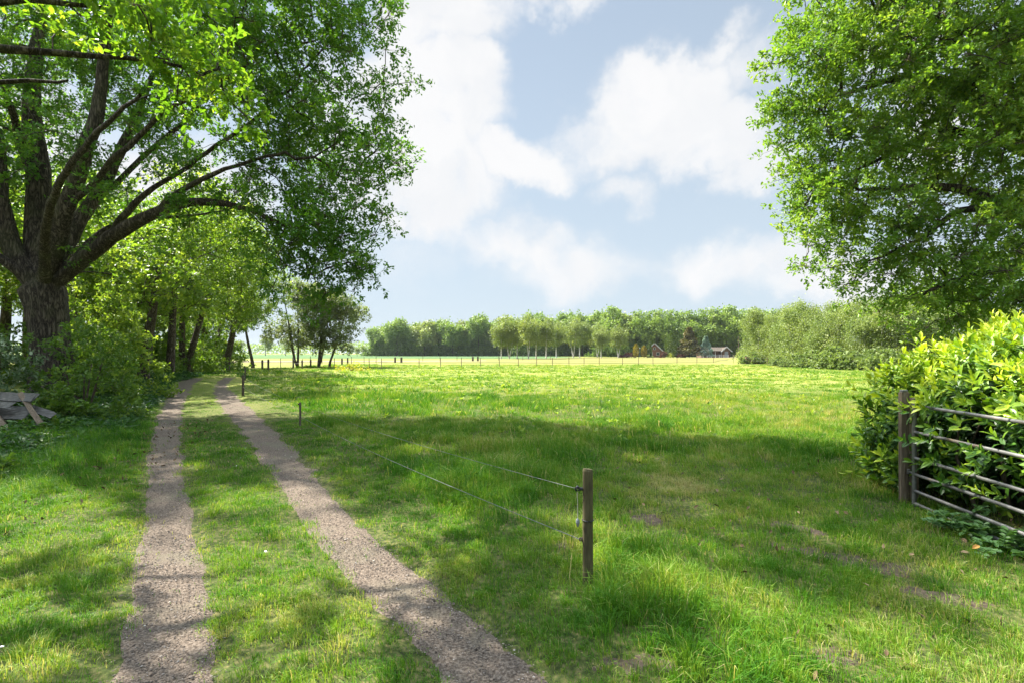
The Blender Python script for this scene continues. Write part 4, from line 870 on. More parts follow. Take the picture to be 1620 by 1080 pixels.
M['old_wood'] = noise_mat('old_wood', [(.3, (.06, .045, .03)), (.55, (.15, .115, .08)), (.75, (.25, .205, .155))], 6, scale3=(9, 9, .8), bump=.5)
M['grey_wood'] = noise_mat('grey_wood', [(.3, (.045, .042, .037)), (.55, (.10, .097, .088)), (.75, (.17, .166, .153))], 4, scale3=(1.2, 9, 9), bump=.5)
M['paving'] = noise_mat('paving', [(.3, (.15, .115, .09)), (.7, (.22, .175, .145))], 3)
M['dark_post'] = noise_mat('dark_post', [(.3, (.05, .04, .03)), (.7, (.13, .105, .08))], 6, scale3=(6, 6, 1), bump=.4)
M['green_post'] = noise_mat('green_post', [(.3, (.035, .03, .016)), (.5, (.075, .068, .032)), (.75, (.15, .12, .065))], 5, scale3=(5, 5, .8), bump=.6, bdist=.006, second=(6, .55, .72, (.04, .03, .02)))
M['black_plastic'] = noise_mat('black_plastic', [(.3, (.015, .015, .016)), (.7, (.03, .03, .03))], 9, rough=.4)
M['wire'] = noise_mat('wire', [(.3, (.09, .092, .092)), (.7, (.20, .205, .20))], 30, rough=.45, metal=.3)
M['galvanised'] = noise_mat('galvanised', [(.3, (.07, .069, .066)), (.55, (.15, .148, .142)), (.75, (.25, .248, .24))], 9, rough=.5, metal=.55, spec=.5, second=(5, .56, .70, (.20, .15, .10)))
M['soil'] = noise_mat('soil', [(.3, (.03, .022, .015)), (.6, (.085, .064, .043)), (.8, (.15, .115, .08))], 14, bump=.9, bdist=.03)

def garden():
    Y = 180.0; X = lambda px: (px - 810) / FP * Y; Z = lambda py: EYE + (HZ - py) / FP * Y
    conifer(201, 'columnar_conifer', 'golden-topped narrow conifer at the left end of the garden', (X(1006), Y, 0), Z(544), .85, 'gold_conifer', n=2200)
    conifer(202, 'columnar_conifer', 'squat golden conifer between the golden-topped one and the thin green one', (X(1019), Y, 0), Z(547), .9, 'gold_conifer')
    conifer(203, 'columnar_conifer', 'thinnest green columnar conifer just left of the brick gable', (X(1027.5), Y, 0), Z(543.5), .75, 'conifer')
    conifer(204, 'columnar_conifer', 'tall broad green columnar conifer hiding the right half of the brick gable', (X(1053), Y - 6, 0), Z(529), 1.9, 'conifer', n=4200, size=.4)
    conifer(205, 'spiky_conifer', 'large bronze-brown conifer right of the tall green column', (X(1078), Y - 8, 0), Z(520), 4.0, 'bronze_conifer', 'cone', size=.7, n=3600)
    conifer(206, 'blue_spruce', 'silvery blue spruce beside the stable roof', (X(1101.5), Y - 9, 0), Z(533), 2.4, 'blue_conifer', 'cone', size=.45, n=4200)
    bush(210, np.array([X(993), Y, 0]), 2.6, 1.5, 1.5, 'low dark red shrub left of the golden-topped conifer', leafmat='red_leaf', name='red_shrub', size=.3, spacing=.7, reach=.5, tmpl=T_RHOMB)
    bush(211, np.array([X(1039), Y - 8, 0]), 1.2, 1.0, 1.9, 'small red bush in front of the brick gable', leafmat='red_leaf', name='red_shrub', size=.25, spacing=.6, reach=.4, tint0=.7, tmpl=T_RHOMB)
    bush(212, np.array([X(1062), Y - 10, 0]), 1.6, 1.0, 1.2, 'dark red clump at the foot of the tall green column', leafmat='red_leaf', name='red_shrub', size=.25, spacing=.6, reach=.4, tint0=.3, tmpl=T_RHOMB)
    bush(213, np.array([X(1046), Y - 10, 0]), 1.1, .9, 1.5, 'yellow-green bush beside the red bush before the gable', leafmat='yellow_weed', name='yellow_bush', size=.25, spacing=.6, reach=.4, tint0=.4, tmpl=T_RHOMB)
    bush(214, np.array([X(1155), Y - 8, 0]), 1.6, 1.2, 2.0, 'olive bush between the stable and the bare pole', leafmat='wood_leaf_brown', name='garden_bush', size=.3, spacing=.7, reach=.5, tmpl=T_RHOMB, tint0=.7)
    bush(215, np.array([X(1024), Y - 2, 0]), 1.4, .9, .9, 'pale low bush under the thin green conifer', leafmat='birch_leaf', name='garden_bush', size=.25, spacing=.6, reach=.4, tmpl=T_RHOMB, tint0=.8)
    # lamp post
    lp = thing('garden_lamp', 'white globe garden lamp on a thin post among the conifers', 'lamp', (X(1012), Y, 0))
    MB().tube([(0, 0, 0), (0, 0, Z(552))], .05, 8).build('post', M['grey_paint'], lp); s = MB()
    s.tube([(0, 0, Z(552)), (0, 0, Z(551.6)), (0, 0, Z(550.8)), (0, 0, Z(550))], [.12, .28, .28, .1], 10).build('lamp_shade', M['white_paint'], lp)
    # cottage gable
    c = thing('cottage', 'red brick cottage gable with white edged dark roof half hidden by conifers', 'house', (X(1043), Y + 6, 0), math.radians(-14))
    w = 2.7; eh = 2.35; rh = 4.9; L = 9
    def prism(x0, x1, y0, y1, z0, ze, zr):
        V = [(x0, y0, z0), (x1, y0, z0), (x1, y0, ze), ((x0 + x1) / 2, y0, zr), (x0, y0, ze), (x0, y1, z0), (x1, y1, z0), (x1, y1, ze), ((x0 + x1) / 2, y1, zr), (x0, y1, ze)]
        return V, [[0, 1, 2, 3, 4], [9, 8, 7, 6, 5], [0, 4, 9, 5], [1, 6, 7, 2], [2, 7, 8, 3], [3, 8, 9, 4], [0, 5, 6, 1]]
    mb = MB(); mb.add(*prism(-w, w, 0, L, 0, eh, rh)); mb.build('wall', M['brick'], c)
    def slope(mb_, x0, z0, x1, z1, y0, y1, t, off):
        n = np.array([-(z1 - z0), x1 - x0]); n = n / np.linalg.norm(n); 
        if n[1] < 0: n = -n
        a = np.array([x0, z0]) + n * off; b = np.array([x1, z1]) + n * off; a2, b2 = a + n * t, b + n * t
        V = [(a[0], y0, a[1]), (b[0], y0, b[1]), (b[0], y1, b[1]), (a[0], y1, a[1]), (a2[0], y0, a2[1]), (b2[0], y0, b2[1]), (b2[0], y1, b2[1]), (a2[0], y1, a2[1])]
        mb_.add(V, [[0, 3, 2, 1], [4, 5, 6, 7], [0, 1, 5, 4], [1, 2, 6, 5], [2, 3, 7, 6], [3, 0, 4, 7]])
    k = (rh - eh) / w
    r = MB(); slope(r, -w - .5, eh - .5 * k, -.02, rh, -.3, L + .3, .14, .01); slope(r, w + .5, eh - .5 * k, .02, rh, -.3, L + .3, .14, .01); rf = r.build('roof', M['cottage_roof'], c)
    v = MB(); slope(v, -w - .6, eh - .6 * k, -.01, rh + .1, -.42, -.31, .38, -.12); slope(v, w + .6, eh - .6 * k, .01, rh + .1, -.42, -.31, .38, -.12); v.build('verge_board', M['white_paint'], rf)
    for (xx, zz, ww, hh) in ((0, 3.2, .9, .8), (-1.2, 1.3, 1.1, 1.2), (1.2, 1.3, 1.1, 1.2)):
        wf = MB().box((xx, -.03, zz), (ww, .1, hh)).build('window', M['white_paint'], c); MB().box((xx, -.1, zz), (ww - .25, .06, hh - .25)).build('pane', M['glass_dark'], wf)
    # stable
    X0, X1 = X(1110), X(1154); cx = (X0 + X1) / 2; st = thing('stable', 'long low timber stable with veranda and white edged gable at its right end', 'stable', (cx, Y, 0))
    hw = (X1 - X0) / 2; gx = hw - 3.0
    MB().box(((-hw + gx) / 2, 2.6, 1.2), (gx + hw, 4.8, 2.4)).build('wall', M['plank_wall'], st)
    mb = MB(); mb.add(*prism(gx, hw - .2, -1.2, 5, 0, 2.35, 3.5)); mb.build('gable_wall', M['plank_wall'], st)
    r = MB(); r.add([(-hw - .3, -1.3, 2.35), (gx, -1.3, 2.35), (gx + 1.3, 2.2, 3.62), (-hw + .3, 2.2, 3.62), (-hw - .3, 5.4, 2.4), (gx, 5.4, 2.4), (-hw - .3, -1.3, 2.2), (gx, -1.3, 2.2), (-hw - .3, 5.4, 2.2), (gx, 5.4, 2.2)],
                    [[0, 1, 2, 3], [3, 2, 5, 4], [0, 6, 7, 1], [0, 3, 4, 8, 6], [4, 5, 9, 8], [6, 8, 9, 7]]); rf = r.build('roof', M['roof_tile'], st)
    r = MB(); m_ = (gx + hw - .2) / 2; slope(r, gx - .4, 2.02, m_ - .02, 3.5, -1.5, 5.2, .12, .01); slope(r, hw + .2, 2.02, m_ + .02, 3.5, -1.5, 5.2, .12, .01); g2 = r.build('gable_roof', M['roof_tile'], st)
    v = MB(); slope(v, gx - .5, 1.95, m_ - .01, 3.6, -1.62, -1.51, .34, -.1); slope(v, hw + .3, 1.95, m_ + .01, 3.6, -1.62, -1.51, .34, -.1); v.build('verge_board', M['white_paint'], g2)
    d = MB().box((m_, -1.25, 1.05), (1.2, .1, 2.1)).build('door', M['grey_paint'], st); MB().box((m_ + .45, -1.33, 1.05), (.08, .06, .2)).build('handle', M['black_plastic'], d)
    for q in (-hw + 1.2, -hw + 3.1):
        wf = MB().box((q, .17, 1.5), (1.1, .08, .9)).build('window', M['white_paint'], st); MB().box((q, .11, 1.5), (.8, .05, .62)).build('pane', M['glass_dark'], wf)
    for q in np.linspace(-hw + .2, gx - .3, 4): MB().box((q, -1.1, 1.1), (.14, .14, 2.2)).build('veranda_post', M['white_paint'], st)
    # white rail fence, paving, pole, rails
    fe = thing('rail_fence', 'low white rail fence in front of the stable veranda', 'fence', (X(1128), Y - 4, 0))
    for q in range(6): MB().box((-3.6 + q * 1.45, 0, .5), (.12, .12, 1.0)).build('post', M['white_paint'], fe)
    for z in (.5, .9): MB().box((0, -.09, z), (7.6, .05, .12)).build('rail', M['white_paint'], fe)
    tag(MB().box((X(1118), Y - 3, .03), (17, 7, .06)).build('paving', M['paving']), kind='structure')
    po = thing('mast', 'tall bare pole standing right of the stable', 'pole', (X(1160.5), Y - 4, 0)); MB().tube([(0, 0, 0), (0, 0, Z(533))], [.13, .09], 8).build('pole', M['old_wood'], po)
    MB().box((0, 0, .5), (.5, .5, 1)).build('base', M['old_wood'], po)
    fe = thing('rail_fence', 'weathered brown rail fence on the right of the bare pole', 'fence', (X(1167), Y - 4, 0))
    for q in range(5): MB().box((-3.2 + q * 1.6, 0, .5), (.14, .14, 1.1)).build('post', M['old_wood'], fe)
    for z in (.45, .9): MB().box((0, -.1, z), (7, .05, .14)).build('rail', M['old_wood'], fe)
    # pale blue cover and terracotta pots under the feathery trees
    cv = thing('blue_cover', 'pale blue sheet over a low stack half hidden by leaves under the feathery trees', 'cover', F(1362, 581, 58) * np.array([1, 1, 0]))
    xs, ys = np.meshgrid(np.linspace(-1.9, 1.9, 25), np.linspace(-1, 1, 13)); e = np.maximum(np.abs(xs / 1.9), np.abs(ys)); z = 1.0 * (1 - e ** 6) + .12 * np.sin(xs * 5) * np.cos(ys * 4) * (1 - e)
    V = np.stack([xs.ravel(), ys.ravel(), z.ravel() + .02], 1); a = (np.arange(12)[:, None] * 25 + np.arange(24)[None]).ravel()
    M['blue_sheet'] = noise_mat('blue_sheet', [(.3, (.20, .34, .42)), (.7, (.34, .50, .58))], 3, rough=.4)
    link('sheet', raw_mesh('sheet', V, np.stack([a, a + 1, a + 26, a + 25], 1), np.full(len(a), 4), M['blue_sheet'], smooth=True), cv)
    p = thing('brick_stack', 'small reddish stack of bricks under the left feathery trees', 'brick stack', (F(1188, 575, 76)[0], 76, 0))
    b = MB()
    for r_ in range(5):
        for q in range(4): b.box((-.6 + q * .4 + (r_ % 2) * .1, 0, .1 + r_ * .21), (.38, .5, .19), jit=.01)
    b.build('bricks', M['brick'], p)
garden()

# ---------------------------------------------------------------- fences
def bez(a, b, sag, n=14):
    t = np.linspace(0, 1, n)[:, None]; p = np.array(a) * (1 - t) + np.array(b) * t; p[:, 2] -= sag * 4 * (t[:, 0] * (1 - t[:, 0])); return p
def post_mesh(r, h, seed, n=14, bury=.15):
    rng = np.random.default_rng(seed); zs = [-bury, 0, h * .25, h * .5, h * .75, h - .012, h, h + .002]; k = [1, 1, .99, .985, .98, .97, .90, .3]
    pts = [(rng.normal(0, .0015), rng.normal(0, .0015), z) for z in zs]; return MB().tube(pts, [r * q for q in k], n)
def near_fence():
    root = thing('electric_fence', 'two-wire electric fence beside the track with one round wooden post in front', 'fence', G(930, 928))
    o = np.array(root.location)
    P = [(930, 928, 741, .036, 'green_post'), (475, 676, 636, .022, 'dark_post'), (384.5, 626, 593, .045, 'dark_post'), (388, 601, 581, .04, 'dark_post'), (350, 587, 568, .04, 'dark_post')]
    pos = []
    for i, (px, py, ty, r, mt) in enumerate(P):
        g = G(px, py); z0 = on_ground(g[0], g[1]); h = EYE + (HZ - ty) / FP * g[1] - z0; g[2] = z0; pos.append((g, h))
        p = post_mesh(r, h, 300 + i).build('post', M[mt], root, smooth=False, loc=g - o)
        if i == 0:
            front = p
            # black screw-in insulator, hanging handle and lower knot
            def torus(c, R, r_, ax, n=16, k=8):
                a = np.linspace(0, 2 * math.pi, n, endpoint=False); pts = [np.array(c) + R * (math.cos(t) * np.array(ax[0]) + math.sin(t) * np.array(ax[1])) for t in a]; pts.append(pts[0]); return pts
            b = MB(); zi = h - .135
            b.tube([(-r, -.005, zi), (-r - .02, -.005, zi), (-r - .025, -.005, zi)], [.012, .012, .018], 10); b.tube(torus((-r - .035, -.005, zi), .013, .007, ((1, 0, 0), (0, 0, 1))), .007, 8)
            b.tube([(-r - .035, -.022, zi + .012), (-r - .035, .014, zi + .012)], .008, 8); b.build('insulator', M['black_plastic'], p)
            M['rope'] = noise_mat('rope', [(.3, (.30, .27, .20)), (.7, (.5, .46, .36))], 40)
            MB().tube(bez((-r - .035, -.005, zi - .02), (-r - .034, -.006, zi - .20), 0, 6) + RNG.normal(0, .0015, (6, 3)), .0028, 6).build('cord', M['rope'], p)
            b = MB(); zz = zi - .20; b.tube([(-r - .034, -.006, zz), (-r - .034, -.006, zz - .012), (-r - .034, -.006, zz - .03), (-r - .034, -.006, zz - .045), (-r - .034, -.006, zz - .06)], [.004, .012, .014, .010, .004], 10); b.build('handle', M['grey_paint'], p)
            b = MB(); b.tube(torus((-r - .01, 0, h * .40), .011, .006, ((1, 0, 0), (0, 0, 1))), .006, 6); b.tube([(-r, 0, h * .40), (-r - .01, 0, h * .4)], .01, 6); b.build('insulator', M['dark_post'], p)
            b = MB(); b.tube(torus((0, 0, h * .565), r + .002, .005, ((1, 0, 0), (0, 1, 0)), 18), .0045, 6); b.build('tie', M['black_plastic'], p)
        else:
            b = MB(); b.box((-r - .01, 0, h * .93), (.03, .03, .04), bevel=.006); b.build('insulator', M['black_plastic'], p)
    def hook(i, frac, dx=-.05):
        g, h = pos[i]; return g + np.array([dx if i == 0 else -.02, 0, h * frac]) - o
    tops = [hook(0, .83, -.07), hook(1, .93), hook(2, .93), hook(3, .93), hook(4, .9)]; lows = [hook(0, .40, -.055), hook(1, .45), hook(2, .45), hook(3, .45), hook(4, .45)]
    for seq, r0 in ((tops, .0018), (lows, .0026)):
        for a, b in zip(seq[:-1], seq[1:]): MB().tube(bez(a, b, .02 + .004 * np.linalg.norm(b - a), 20), [r0] * 20, 6).build('wire', M['wire'], root)
near_fence()

def far_fence(name, label, posts, hgt, wires=(.95, .55), mat='old_wood', r=.036, thick=()):
    g0 = G(*posts[0]); root = thing(name, label, 'fence', (g0[0], g0[1], 0)); o = np.array([g0[0], g0[1], 0]); prev = None
    for i, (px, py) in enumerate(posts):
        g = G(px, py); g[2] = 0; rr = .12 if i in thick else r; h = hgt * (1.15 if i in thick else 1.0) * RNG.uniform(.94, 1.06)
        post_mesh(rr, h, 400 + i, 7).build('post', M[mat], root, loc=g - o)
        if prev is not None:
            for wz in wires: MB().tube(bez(prev - o + np.array([0, 0, wz]), g - o + np.array([0, 0, wz]), .03, 6), .006, 4).build('wire', M['wire'], root)
        prev = g
far_fence('meadow_fence', 'wire fence on thin posts along the far edge of the bright meadow', [(444, 582), (478, 582.5), (529, 582), (541, 582.5), (584, 583), (603.5, 583.3), (663, 581), (697, 580.6), (730, 580.2), (760, 579.8), (790, 579.5), (820, 579.2), (849, 579), (874, 578.5), (900, 578), (924, 577.6), (948, 577.2), (985, 576.6), (1010, 576.2), (1033, 576), (1071, 575.3), (1102.5, 574.6), (1129, 574), (1160, 574.5), (1214, 577)], 1.05)
far_fence('roadside_fence', 'wire fence along the sandy road beyond the bend', [(381, 577), (491, 576.5), (509.5, 576.2), (556, 575.6), (576, 575.3), (595, 574.3), (669, 571.2), (696, 571), (723, 570.6), (788.5, 570), (827, 569.6), (871, 569)], 1.1, r=.045)
for i, (px, by, ty, w, lab) in enumerate([(415, 584, 569.5, .16, 'dark gatepost left of a close pair near the track bend'), (424.5, 585.5, 568.5, .17, 'dark gatepost right of the close pair near the track bend'), (464, 582, 565, .17, 'tallest brown post in front of the two-trunk airy tree'), (478, 580.5, 570, .15, 'short dark post between the tallest post and the forked tree'), (491.5, 580.5, 568.5, .15, 'leaning dark post before the forked airy tree'),
                                          (541, 576.5, 567, .2, 'left one of two stout posts right of the airy trees'), (550, 576.5, 566, .2, 'right one of two stout posts right of the airy trees'), (625, 573.3, 565, .28, 'left stout gatepost before the left end of the far wood'), (635, 573.3, 565, .28, 'right stout gatepost before the left end of the far wood'), (748, 571, 564, .3, 'left dark gatepost by the crop field before the wood'), (756, 571, 564, .3, 'right dark gatepost by the crop field before the wood')]):
    g = G(px, by); h = EYE + (HZ - ty) / FP * g[1]
    p = thing('gatepost', lab, 'gatepost', (g[0], g[1], 0), .3 * i, 'dark gateposts along the far edge of the meadow')
    MB().box((0, 0, h / 2 - .1), (w, w, h + .2), bevel=w * .12).build('post', M['dark_post'], p); MB().box((0, 0, h + .025), (w * .9, w * .9, .05), bevel=w * .1).build('cap', M['dark_post'], p)

# ---------------------------------------------------------------- gate, hedge, fern
GB0 = np.array([4.20, 5.45, 0.0]); GDIR = unit(np.array([[-.10, -1.0, 0]]))[0]
def gate():
    o = GB0.copy(); o[2] = on_ground(o[0], o[1]); root = thing('field_gate', 'open galvanised tube gate pushed back against the laurel hedge', 'gate', o + GDIR * .12); Lg = 3.4
    st = lambda s, z: tuple(GDIR * s + np.array([0, 0, z]))
    for z in (1.05, .776, .506, .337, .165, .035): MB().tube([st(0, z), st(Lg * .5, z - .004), st(Lg, z)], .0165, 12).build('bar', M['galvanised'], root)
    MB().tube([st(0, .0), st(0, 1.08)], .021, 12).build('stile', M['galvanised'], root); MB().tube([st(Lg, .0), st(Lg, 1.08)], .021, 12).build('stile', M['galvanised'], root)
    MB().tube([st(Lg * .62, .0), st(Lg * .62, 1.06)], .015, 10).build('brace', M['galvanised'], root)
    b = MB(); b.tube([st(-.16, .345), st(0, .345)], .009, 8); b.tube([st(-.09, .32), st(-.09, .37)], .016, 8); b.build('latch', M['galvanised'], root)
    rot = math.atan2(GDIR[1], GDIR[0])
    p = thing('gatepost', 'weathered square timber post at the near end of the hedge, holding the open gate', 'gatepost', o + np.array([-.015, .02, 0]), rot)
    MB().box((0, 0, .53), (.06, .07, 1.30), jit=.0035, bevel=.006).build('post', M['old_wood'], p); MB().box((0, 0, 1.19), (.05, .06, .03), bevel=.005).build('cap', M['galvanised'], p)
    p2 = thing('gatepost', 'brown timber post just behind the gate end, darker than the one in front', 'gatepost', o + np.array([.15, .10, 0]), rot + .1)
    MB().box((0, 0, .48), (.07, .06, 1.26), jit=.0035, bevel=.006).build('post', M['old_wood'], p2)
    MB().box((-.048, 0, .75), (.012, .05, .14), bevel=.003).build('strap', M['galvanised'], p2)
gate()

def hedge():
    rng = np.random.default_rng(66); root = thing('laurel_hedge', 'thick glossy yellow-green cherry laurel hedge behind the open gate', 'hedge', (5.4, 4.0, 0)); o = np.array([5.4, 4.0, 0])
    E = [((5.10, 5.90, .34), (.90, .66, .46)), ((5.18, 5.95, .70), (.88, .68, .84)), ((5.50, 5.2, .85), (1.08, .9, .98)), ((5.6, 4.3, .82), (1.24, .95, .92)), ((5.6, 3.4, .78), (1.28, 1.0, .84)), ((5.6, 2.5, .78), (1.30, 1.0, .84)), ((5.6, 1.4, .78), (1.35, 1.1, .84)), ((6.8, 5.0, .9), (1.3, 1.3, 1.05)), ((7.4, 3.4, .9), (1.3, 1.5, 1.0)), ((6.2, 6.1, .85), (1.0, .8, 1.0))]
    pts = []; nrm = []
    for (c, r) in E:
        c = np.array(c); r = np.array(r); n = int(520 * (r[0] * r[1] + r[0] * r[2] + r[1] * r[2]))
        d = rand_dir(n, rng); p = c + d * r; k = np.ones(n, bool)
        for (c2, r2) in E:
            if c2 is not c and tuple(c2) != tuple(c): k &= (((p - np.array(c2)) / np.array(r2)) ** 2).sum(1) > .93
        k &= (p[:, 2] > .08); pts.append(p[k]); nrm.append(unit(d[k] / r))
    P = np.concatenate(pts); Nn = np.concatenate(nrm); lump = (vnoise(P[:, 1] * 1.0 + P[:, 0], P[:, 2] + P[:, 0] * .5, .45, 4, 2) - .5) * .36; P = P + Nn * lump[:, None]
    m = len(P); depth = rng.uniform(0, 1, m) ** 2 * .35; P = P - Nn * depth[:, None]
    D = unit(Nn * .8 + np.array([0, 0, .75]) + rng.normal(0, .35, (m, 3))); Ls = rng.uniform(.10, .26, m)
    # the face behind the gate bars is thin: the light leaves sit on top and at the end
    lowf = (Nn[:, 0] < -.2) & (P[:, 2] < .88 + .12 * np.sin(P[:, 1] * 5)) & (P[:, 1] < 5.35); keep = ~lowf | (rng.uniform(size=m) < .20); P, Nn, D, Ls, depth = P[keep], Nn[keep], D[keep], Ls[keep], depth[keep]; m = len(P)
    q = 46; P = np.concatenate([P, np.stack([rng.uniform(4.10, 4.30, q), rng.uniform(3.2, 5.35, q), rng.uniform(.25, 1.15, q)], 1)]); D = np.concatenate([D, unit(np.stack([rng.uniform(-1.2, -.4, q), rng.normal(0, .5, q), rng.uniform(-.1, .8, q)], 1))]); Ls = np.concatenate([Ls, rng.uniform(.1, .2, q)]); Nn = np.concatenate([Nn, D[-q:]]); depth = np.concatenate([depth, np.zeros(q)]); m = len(P)
    K = 9; t = np.tile(np.linspace(.1, 1, K), m); Pr = np.repeat(P, K, 0); Dr = np.repeat(D, K, 0); Lr = np.repeat(Ls, K)
    ref = unit(np.cross(Dr, rand_dir(1, rng) + np.array([0, .01, .3]))); W = np.cross(Dr, ref); ang = np.tile(np.arange(K) * 2.4, m) + np.repeat(rng.uniform(0, 6.28, m), K)
    side = ref * np.cos(ang)[:, None] + W * np.sin(ang)[:, None]; A = unit(side * (1.15 - .75 * t)[:, None] + Dr * (.35 + .65 * t)[:, None]); Nv = unit(Dr - A * (A * Dr).sum(1)[:, None] + np.array([0, 0, .15]))
    base = Pr + Dr * (t * Lr)[:, None]; new = np.repeat((P[:, 2] > .95) * .30 + (P[:, 1] > 5.4) * .16 + (vnoise(P[:, 1], P[:, 2] + P[:, 0], .5, 9, 2) - .5) * .5 + rng.normal(0, .08, m), K)  # young shoots, plus sunlight painted into the tint on top and hedge end
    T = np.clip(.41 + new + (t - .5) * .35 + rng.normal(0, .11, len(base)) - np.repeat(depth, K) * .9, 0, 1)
    S = rng.uniform(.075, .15, len(base)) * (1.08 - .35 * t)
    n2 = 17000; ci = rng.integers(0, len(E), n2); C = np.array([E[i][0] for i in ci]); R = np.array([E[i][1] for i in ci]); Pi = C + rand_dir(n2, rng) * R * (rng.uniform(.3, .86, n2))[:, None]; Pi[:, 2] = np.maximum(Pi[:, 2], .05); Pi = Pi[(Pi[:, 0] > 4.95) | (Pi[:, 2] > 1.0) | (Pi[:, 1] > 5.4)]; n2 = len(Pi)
    Pa = np.concatenate([base, Pi]) - o; Aa = np.concatenate([A, rand_dir(n2, rng)]); Na = np.concatenate([Nv, rand_dir(n2, rng) + np.array([0, 0, .6])]); Sa = np.concatenate([S, rng.uniform(.09, .15, n2)]); Ta = np.concatenate([T, np.clip(rng.normal(.06, .08, n2), 0, 1)])  # inner leaves get a very dark tint: interior shade painted into their colour
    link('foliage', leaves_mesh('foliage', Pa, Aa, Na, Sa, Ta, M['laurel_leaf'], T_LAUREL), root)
    sk = Skel((0, 0, 0), rng); sk.P[0] = np.array([5.4, 4.0, .02]) - o
    for q in range(18):
        y = 1.2 + q * .28; x = 5.0 + rng.uniform(-.35, .5); sk.P.append(np.array([x, y, 0]) - o); sk.par.append(-1); sk.mr.append(.03); sk.len.append(0); sk.path([(x - .1 - o[0], y - o[1], .6), (x - .35 - o[0], y + rng.uniform(-.2, .2) - o[1], 1.3)], [.03, .022, .01], len(sk.P) - 1, .2, .02)
    V_, L_, S_ = [], [], []; b = MB()
    for q in range(46):
        y = rng.uniform(1.2, 6.1); x = 4.9 + rng.uniform(-.2, .7); b.tube([(x - o[0], y - o[1], 0), (x - .1 - o[0], y - o[1] + rng.normal(0, .08), .5), (x - .1 + rng.normal(0, .12) - o[0], y - o[1] + rng.normal(0, .15), .9)], [.020, .014, .006], 6)
    b.build('stems', M['twig_bark'], root)
hedge()

def fern():
    rng = np.random.default_rng(3); c = np.array([4.02, 4.45, 0]); root = thing('bramble_clump', 'soft blue-green fern-like clump growing through the lower gate bars', 'plant', c)
    n = 42; P = []; A = []; Nv = []; b = MB()
    for i in range(n):
        a = rng.uniform(0, 6.28); L = rng.uniform(.22, .42); e = rng.uniform(.5, 1.25); t = np.linspace(.15, 1, 12)
        d = np.array([math.cos(a) * math.cos(e), math.sin(a) * math.cos(e), math.sin(e)]); o = np.array([rng.normal(0, .10), rng.normal(0, .22), 0])
        pts = o + d * (t * L)[:, None]; pts[:, 2] -= (t ** 2) * .12 * L / .3; b.tube(pts, np.linspace(.0025, .001, 12), 4)
        s = unit(np.cross(d, [0, 0, 1])[None])[0]
        for sg in (1, -1):
            for q in range(12): P.append(pts[q]); A.append(s * sg + d * .4 + rng.normal(0, .15, 3)); Nv.append(np.array([0, 0, 1]) + rng.normal(0, .25, 3))
    m = len(P); b.build('stems', M['fern_leaf'], root)
    link('foliage', leaves_mesh('foliage', np.array(P), np.array(A), np.array(Nv), rng.uniform(.04, .075, m), np.clip(rng.normal(.6, .2, m), 0, 1), M['fern_leaf'], T_OVAL), root)
fern()

# ---------------------------------------------------------------- pallet
def pallet():
    o = np.array([-9.9, 9.75, on_ground(-9.9, 9.75)]); root = thing('wooden_pallet', 'broken grey weathered pallet leaning among nettles at the left edge', 'pallet', o)
    def board(a, b, w, t, mat='grey_wood', name='board', nrm=(.15, -.75, .65), seed=0):
        a = np.array(a); b = np.array(b); u = b - a; L = np.linalg.norm(u); u /= L; n = np.array(nrm); n = n - u * (n @ u); n /= np.linalg.norm(n); v = np.cross(n, u)
        rng = np.random.default_rng(seed); k = 9; mb = MB(); xs = np.linspace(-L / 2, L / 2, k); V = []
        for i, x in enumerate(xs):
            for sv, sn in ((-1, -1), (1, -1), (1, 1), (-1, 1)):
                V.append((a + b) / 2 + u * (x + (rng.normal(0, .025) if i in (0, k - 1) else 0)) + v * (sv * w / 2 + rng.normal(0, .004)) + n * (sn * t / 2 + .012 * math.sin(i * .7 + seed)))
        Fs = [[i * 4 + j, i * 4 + (j + 1) % 4, i * 4 + 4 + (j + 1) % 4, i * 4 + 4 + j] for i in range(k - 1) for j in range(4)] + [[3, 2, 1, 0], [k * 4 - 4, k * 4 - 3, k * 4 - 2, k * 4 - 1]]
        mb.add(V, Fs); return mb.build(name, M[mat], root)
    board((-1.0, .62, .72), (.55, .30, .70), .20, .03, seed=1)
    board((-.9, .45, .44), (.55, .18, .40), .30, .025, seed=2)
    board((-1.1, .20, .16), (.25, -.12, .10), .28, .025, seed=3)
    board((.2, .22, .17), (.85, .02, .16), .22, .025, seed=4)
    board((-.70, .50, .72), (.62, -.25, .03), .085, .07, 'old_wood', 'rail', seed=5)
    board((.10, .45, .78), (.95, -.02, .22), .085, .06, 'old_wood', 'rail', seed=6)
    board((-1.2, .55, .60), (.30, .10, .56), .16, .022, seed=8)
    board((-.5, -.12, .07), (.75, -.38, .05), .17, .022, seed=9)
    board((.35, .40, .50), (.98, .20, .36), .14, .02, seed=10)
    board((-1.5, .35, .55), (-.55, -.3, .03), .085, .07, 'old_wood', 'rail', seed=7)
pallet()

